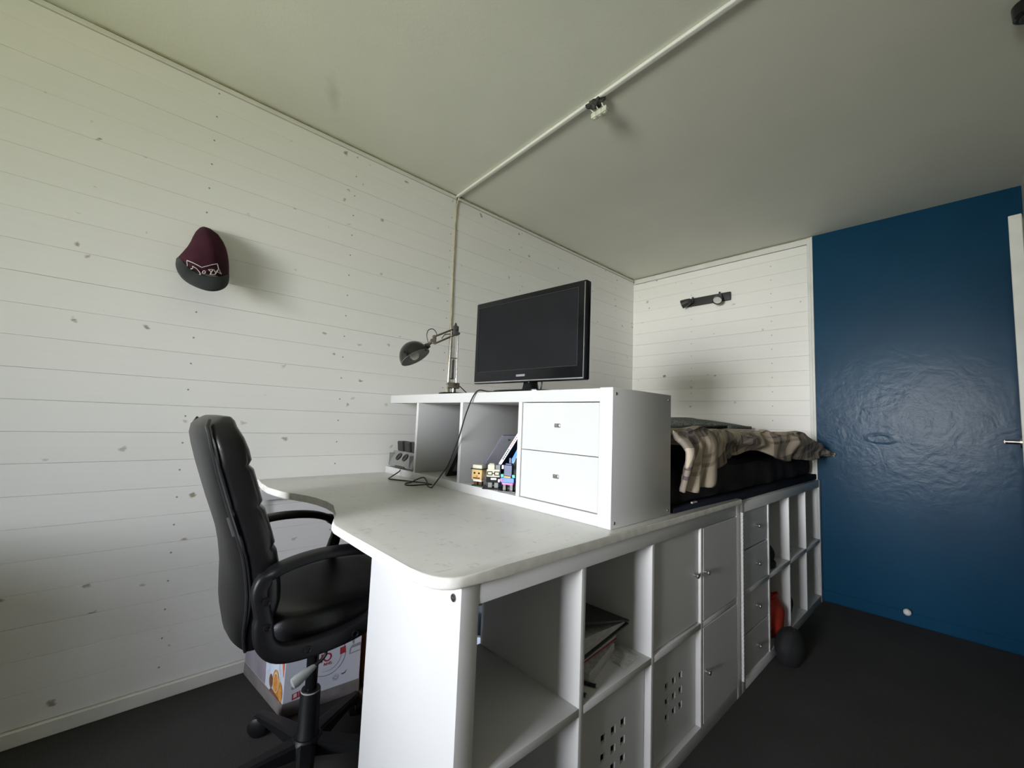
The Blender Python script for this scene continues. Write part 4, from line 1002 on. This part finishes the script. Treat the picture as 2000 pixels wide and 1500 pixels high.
# overlapping corner flap of the duvet, hanging over the front of the bed and pointing at the blue wall
# grey cushion behind the duvet
cu_ = thing('cushion', 'flat grey woolly cushion at the far end behind the duvet', 'cushion', (2.66,.80,1.088), .0)
bm = BM(); rows = []
nn2 = 44
for k in range(19):
    s = -1+2*k/18; row = []
    for q_ in range(nn2):
        a = 2*PI*q_/nn2; c, sn = math.cos(a), math.sin(a)
        e = max(.02, 1-abs(s)**3.0)**.6
        x = .22*math.copysign(abs(c)**.7, c)*(.55+.45*e); z = .046*sn*e*(.7+.3*math.cos(s*1.5))*(1.15 if s > -.2 else 1-.5*(-.2-s))
        row.append(Vector((x, s*.40, z+.030-.004*s)))
    rows.append(row)
loft(bm, rows, close=True, cap=True); obj('cover', bm, 'wool', cu_, True)
bm = BM(); box(bm, (-.20,-.418,.012), (.20,-.392,.034), .006, 2); obj('hem', bm, 'wool', cu_, True)

# ------------------------------------------------------------------ spotlight bar on the end wall
sp = thing('spotlight_bar', 'dark grey two-spot light bar on the white end wall', 'wall light', (L-.001,.73,2.12))
bm = BM(); box(bm, (-.022,-.172,0), (-.001,.185,.068), .006, 3); obj('mounting_bar', bm, 'spot_grey', sp, True)
def head(c, d, name):
    d = Vector(d).normalized(); c = Vector(c); bm = BM()
    lathe(bm, [(.0001,-.056),(.013,-.056),(.022,-.049),(.029,-.024),(.033,.0),(.0365,.025),(.0348,.026),(.031,.012)], c, d, 28); h_ = obj(name, bm, 'spot_grey', sp, True)
    bm = BM(); lathe(bm, [(.0315,.016),(.022,.013),(.009,.017),(.0001,.018)], c, d, 24); obj('lens', bm, 'lens', h_, True)
    return h_
head((-.086,-.100,.004), (-.72,-.04,-.69), 'spot_head'); head((-.075,.172,.020), (-.15,.95,-.30), 'spot_head')
for y, z in ((-.098,.036),(.120,.034)):
    bm = BM(); cyl(bm, (-.02,y,z), (-.052,y,z), .010, n=16); cyl(bm, (-.045,y,z-.014), (-.045,y,z+.036), .006, n=12); cyl(bm, (-.03,y,z-.01), (-.03,y,z+.040), .0045, .002, n=8)
    tube(bm, [(-.045,y,z),(-.065,y+(.02 if y > 0 else 0),z-.012),(-.078,y+(.03 if y > 0 else 0),z-.018)], .006, 8); obj('spot_arm', bm, 'spot_grey', sp, True)

# ------------------------------------------------------------------ old lamp outlet on the ceiling strip
cf = thing('ceiling_outlet', 'scorched black lamp outlet with pale terminal block on the ceiling strip', 'ceiling fitting', (.860,.352,H-.016))
bm = BM(); bmesh.ops.create_icosphere(bm, subdivisions=4, radius=1)
for v in bm.verts:
    n = v.co.normalized(); k = 1+.22*math.sin(5*n.x+1)*math.sin(6*n.y)+.14*math.sin(13*n.y+4*n.x)
    v.co = Vector((n.x*.021*k, n.y*.040*k, min(0.0, n.z*.024*k)))
obj('burnt_mount', bm, 'scorched', cf, True)
bm = BM(); 
box(bm, (.014,-.046,-.050), (.034,.032,-.046), .001, 1)
for k in range(3): box(bm, (.010,-.046+k*.0262,-.054), (.034,-.0205+k*.0262,-.030), .003, 2); cyl(bm, (.022,-.0335+k*.026,-.046), (.022,-.0335+k*.026,-.058), .006, n=12)
obj('terminal_block', bm, 'terminal', cf, True)
bm = BM()
for k in range(3): tube(bm, [(.0,-.03+k*.03,-.012),(.008,-.03+k*.026,-.026),(.020,-.0345+k*.026,-.034)], .0028, 6, smooth=4)
obj('wire', bm, 'terminal', cf, True)
cb_ = thing('ceiling_spot', 'black ceiling fitting at the upper right corner of the photo', 'ceiling fitting', (1.49,-.862,H-.0005))
bm = BM(); lathe(bm, [(.0001,-.045),(.030,-.045),(.038,-.038),(.040,0),(.0001,0)], (0,0,0), (0,0,1), 28); obj('fitting_body', bm, 'toy_black', cb_, True)
bm = BM(); lathe(bm, [(.0001,-.0475),(.022,-.047),(.026,-.0445)], (0,0,0), (0,0,1), 24); obj('fitting_lens', bm, 'spot_grey', cb_, True)
# door stop
ds = thing('door_stop', 'small white ball door stop on the blue baseboard', 'door stop', (L-.010,-.405,.075))
bm = BM(); lathe(bm, [(.008,0),(.008,.010),(.015,.014),(.019,.024),(.017,.036),(.010,.043),(.0001,.045)], (0,0,0), (-1,0,0), 22); obj('stop_ball', bm, 'trim_white', ds, True)
bm = BM(); lathe(bm, [(.0001,.002),(.014,.002),(.014,-.001)], (0,0,0), (-1,0,0), 20); obj('stop_plate', bm, 'steel_knob', ds, True)

# ------------------------------------------------------------------ cap on the wall
cp = thing('baseball_cap', 'maroon baseball cap with charcoal brim hanging on the plank wall', 'cap', (-.312,W,1.70))
# outline in the plane y = 1.40, [z, xl, xr, depth]
sec = [(1.836,-.330,-.316,.020),(1.828,-.341,-.296,.040),(1.812,-.350,-.270,.058),(1.790,-.357,-.254,.072),(1.765,-.363,-.242,.084),(1.740,-.372,-.235,.092),(1.715,-.384,-.230,.098),(1.692,-.396,-.227,.101),(1.668,-.400,-.225,.101),(1.645,-.396,-.224,.097),(1.628,-.388,-.226,.090)]
def capy(x, z):
    for (za, la_, ra, da), (zb_, lb, rb, db) in zip(sec, sec[1:]):
        if za >= z >= zb_:
            t = (za-z)/(za-zb_); l_ = la_+(lb-la_)*t; r_ = ra+(rb-ra)*t; d_ = da+(db-da)*t; break
    else: l_, r_, d_ = sec[-1][1:]
    u = max(-.999, min(.999, (x-(l_+r_)/2)/((r_-l_)/2))); return W-.006-d_*(1-abs(u)**2.3)**.55
bm = BM(); rows = []
for z, l_, r_, d_ in sec:
    row = []
    for k in range(33):
        u = -math.cos(PI*k/32); x = (l_+r_)/2+u*(r_-l_)/2; crease = .004*math.sin(u*5+z*30)*(1-u*u)
        row.append(Vector((x+.312, -.006-(d_*(1-abs(u)**2.3)**.55 if abs(u) < 1 else 0)-crease, z-1.70)))
    rows.append(row)
loft(bm, rows)
for r in (rows[0],): bm.faces.new([bm.verts.new(v+Vector((0,0,.0002))) for v in r])
o = obj('crown', bm, 'cap_maroon', cp, True); mdf = o.modifiers.new('thickness', 'SOLIDIFY'); mdf.thickness = .003; mdf.offset = -1
# brim: from the band line, hangs down and forward
bm = BM(); rows = []
inner = [(-.398,1.690),(-.388,1.672),(-.372,1.650),(-.352,1.632),(-.326,1.621),(-.298,1.619),(-.270,1.628),(-.247,1.642),(-.230,1.658),(-.225,1.668)]
outer = [(-.402,1.682),(-.404,1.640),(-.394,1.604),(-.372,1.578),(-.340,1.561),(-.300,1.555),(-.266,1.566),(-.242,1.590),(-.228,1.625),(-.224,1.664)]
inn = catmull([Vector((x, 0, z)) for x, z in inner], 4); out_ = catmull([Vector((x, 0, z)) for x, z in outer], 4); n = len(inn)
for k in range(9):
    t = k/8; row = []
    for i in range(n):
        p = inn[i].lerp(out_[i], t); y0 = capy(inn[i].x, max(inn[i].z, 1.629))-.0015; s = i/(n-1); bend = math.sin(PI*s)
        row.append(Vector((p.x+.312, (y0-W)-.040*t*bend*(1-.35*t), p.z-1.70)))
    rows.append(row)
loft(bm, rows); o = obj('brim', bm, 'cap_grey', cp, True); mdf = o.modifiers.new('thickness', 'SOLIDIFY'); mdf.thickness = .004; mdf.offset = -1
# stitched outline emblem on the front of the crown
def ll(x, y): return (-.373+(x-500)*.000224, 1.665-(y-795)*.000267+(x-500)*.0000604)
em = [[(500,795),(525,925),(550,950),(610,975),(655,1015),(700,1022),(690,985),(640,930),(580,890),(590,920),(540,930)],
      [(500,795),(705,918),(920,860),(945,930),(1000,1005),(930,975),(905,1015),(850,1020),(840,990),(870,950),(800,950),(850,985),(830,1022)],
      [(880,950),(905,990),(940,945),(930,985)],
      [(745+20*math.cos(a), 985+20*math.sin(a)) for a in [2*PI*k/10 for k in range(11)]]]
bm = BM()
for pl in em:
    pts = []
    for (x, y), (x2, y2) in zip(pl, pl[1:]):
        for t in (0,.25,.5,.75): pts.append((x+(x2-x)*t, y+(y2-y)*t))
    pts.append(pl[-1]); q = []
    for x, y in pts:
        X, Z = ll(x, y); q.append(Vector((X+.312, capy(X, max(Z, 1.629))-W-.0045, Z-1.70)))
    tube(bm, q, .0016, 5)
obj('emblem', bm, 'thread', cp)
bm = BM(); tube(bm, [(-.011,-.0,.131),(-.011,-.02,.131),(-.011,-.022,.134)], .0025, 7); obj('hook', bm, 'steel_knob', cp, True)
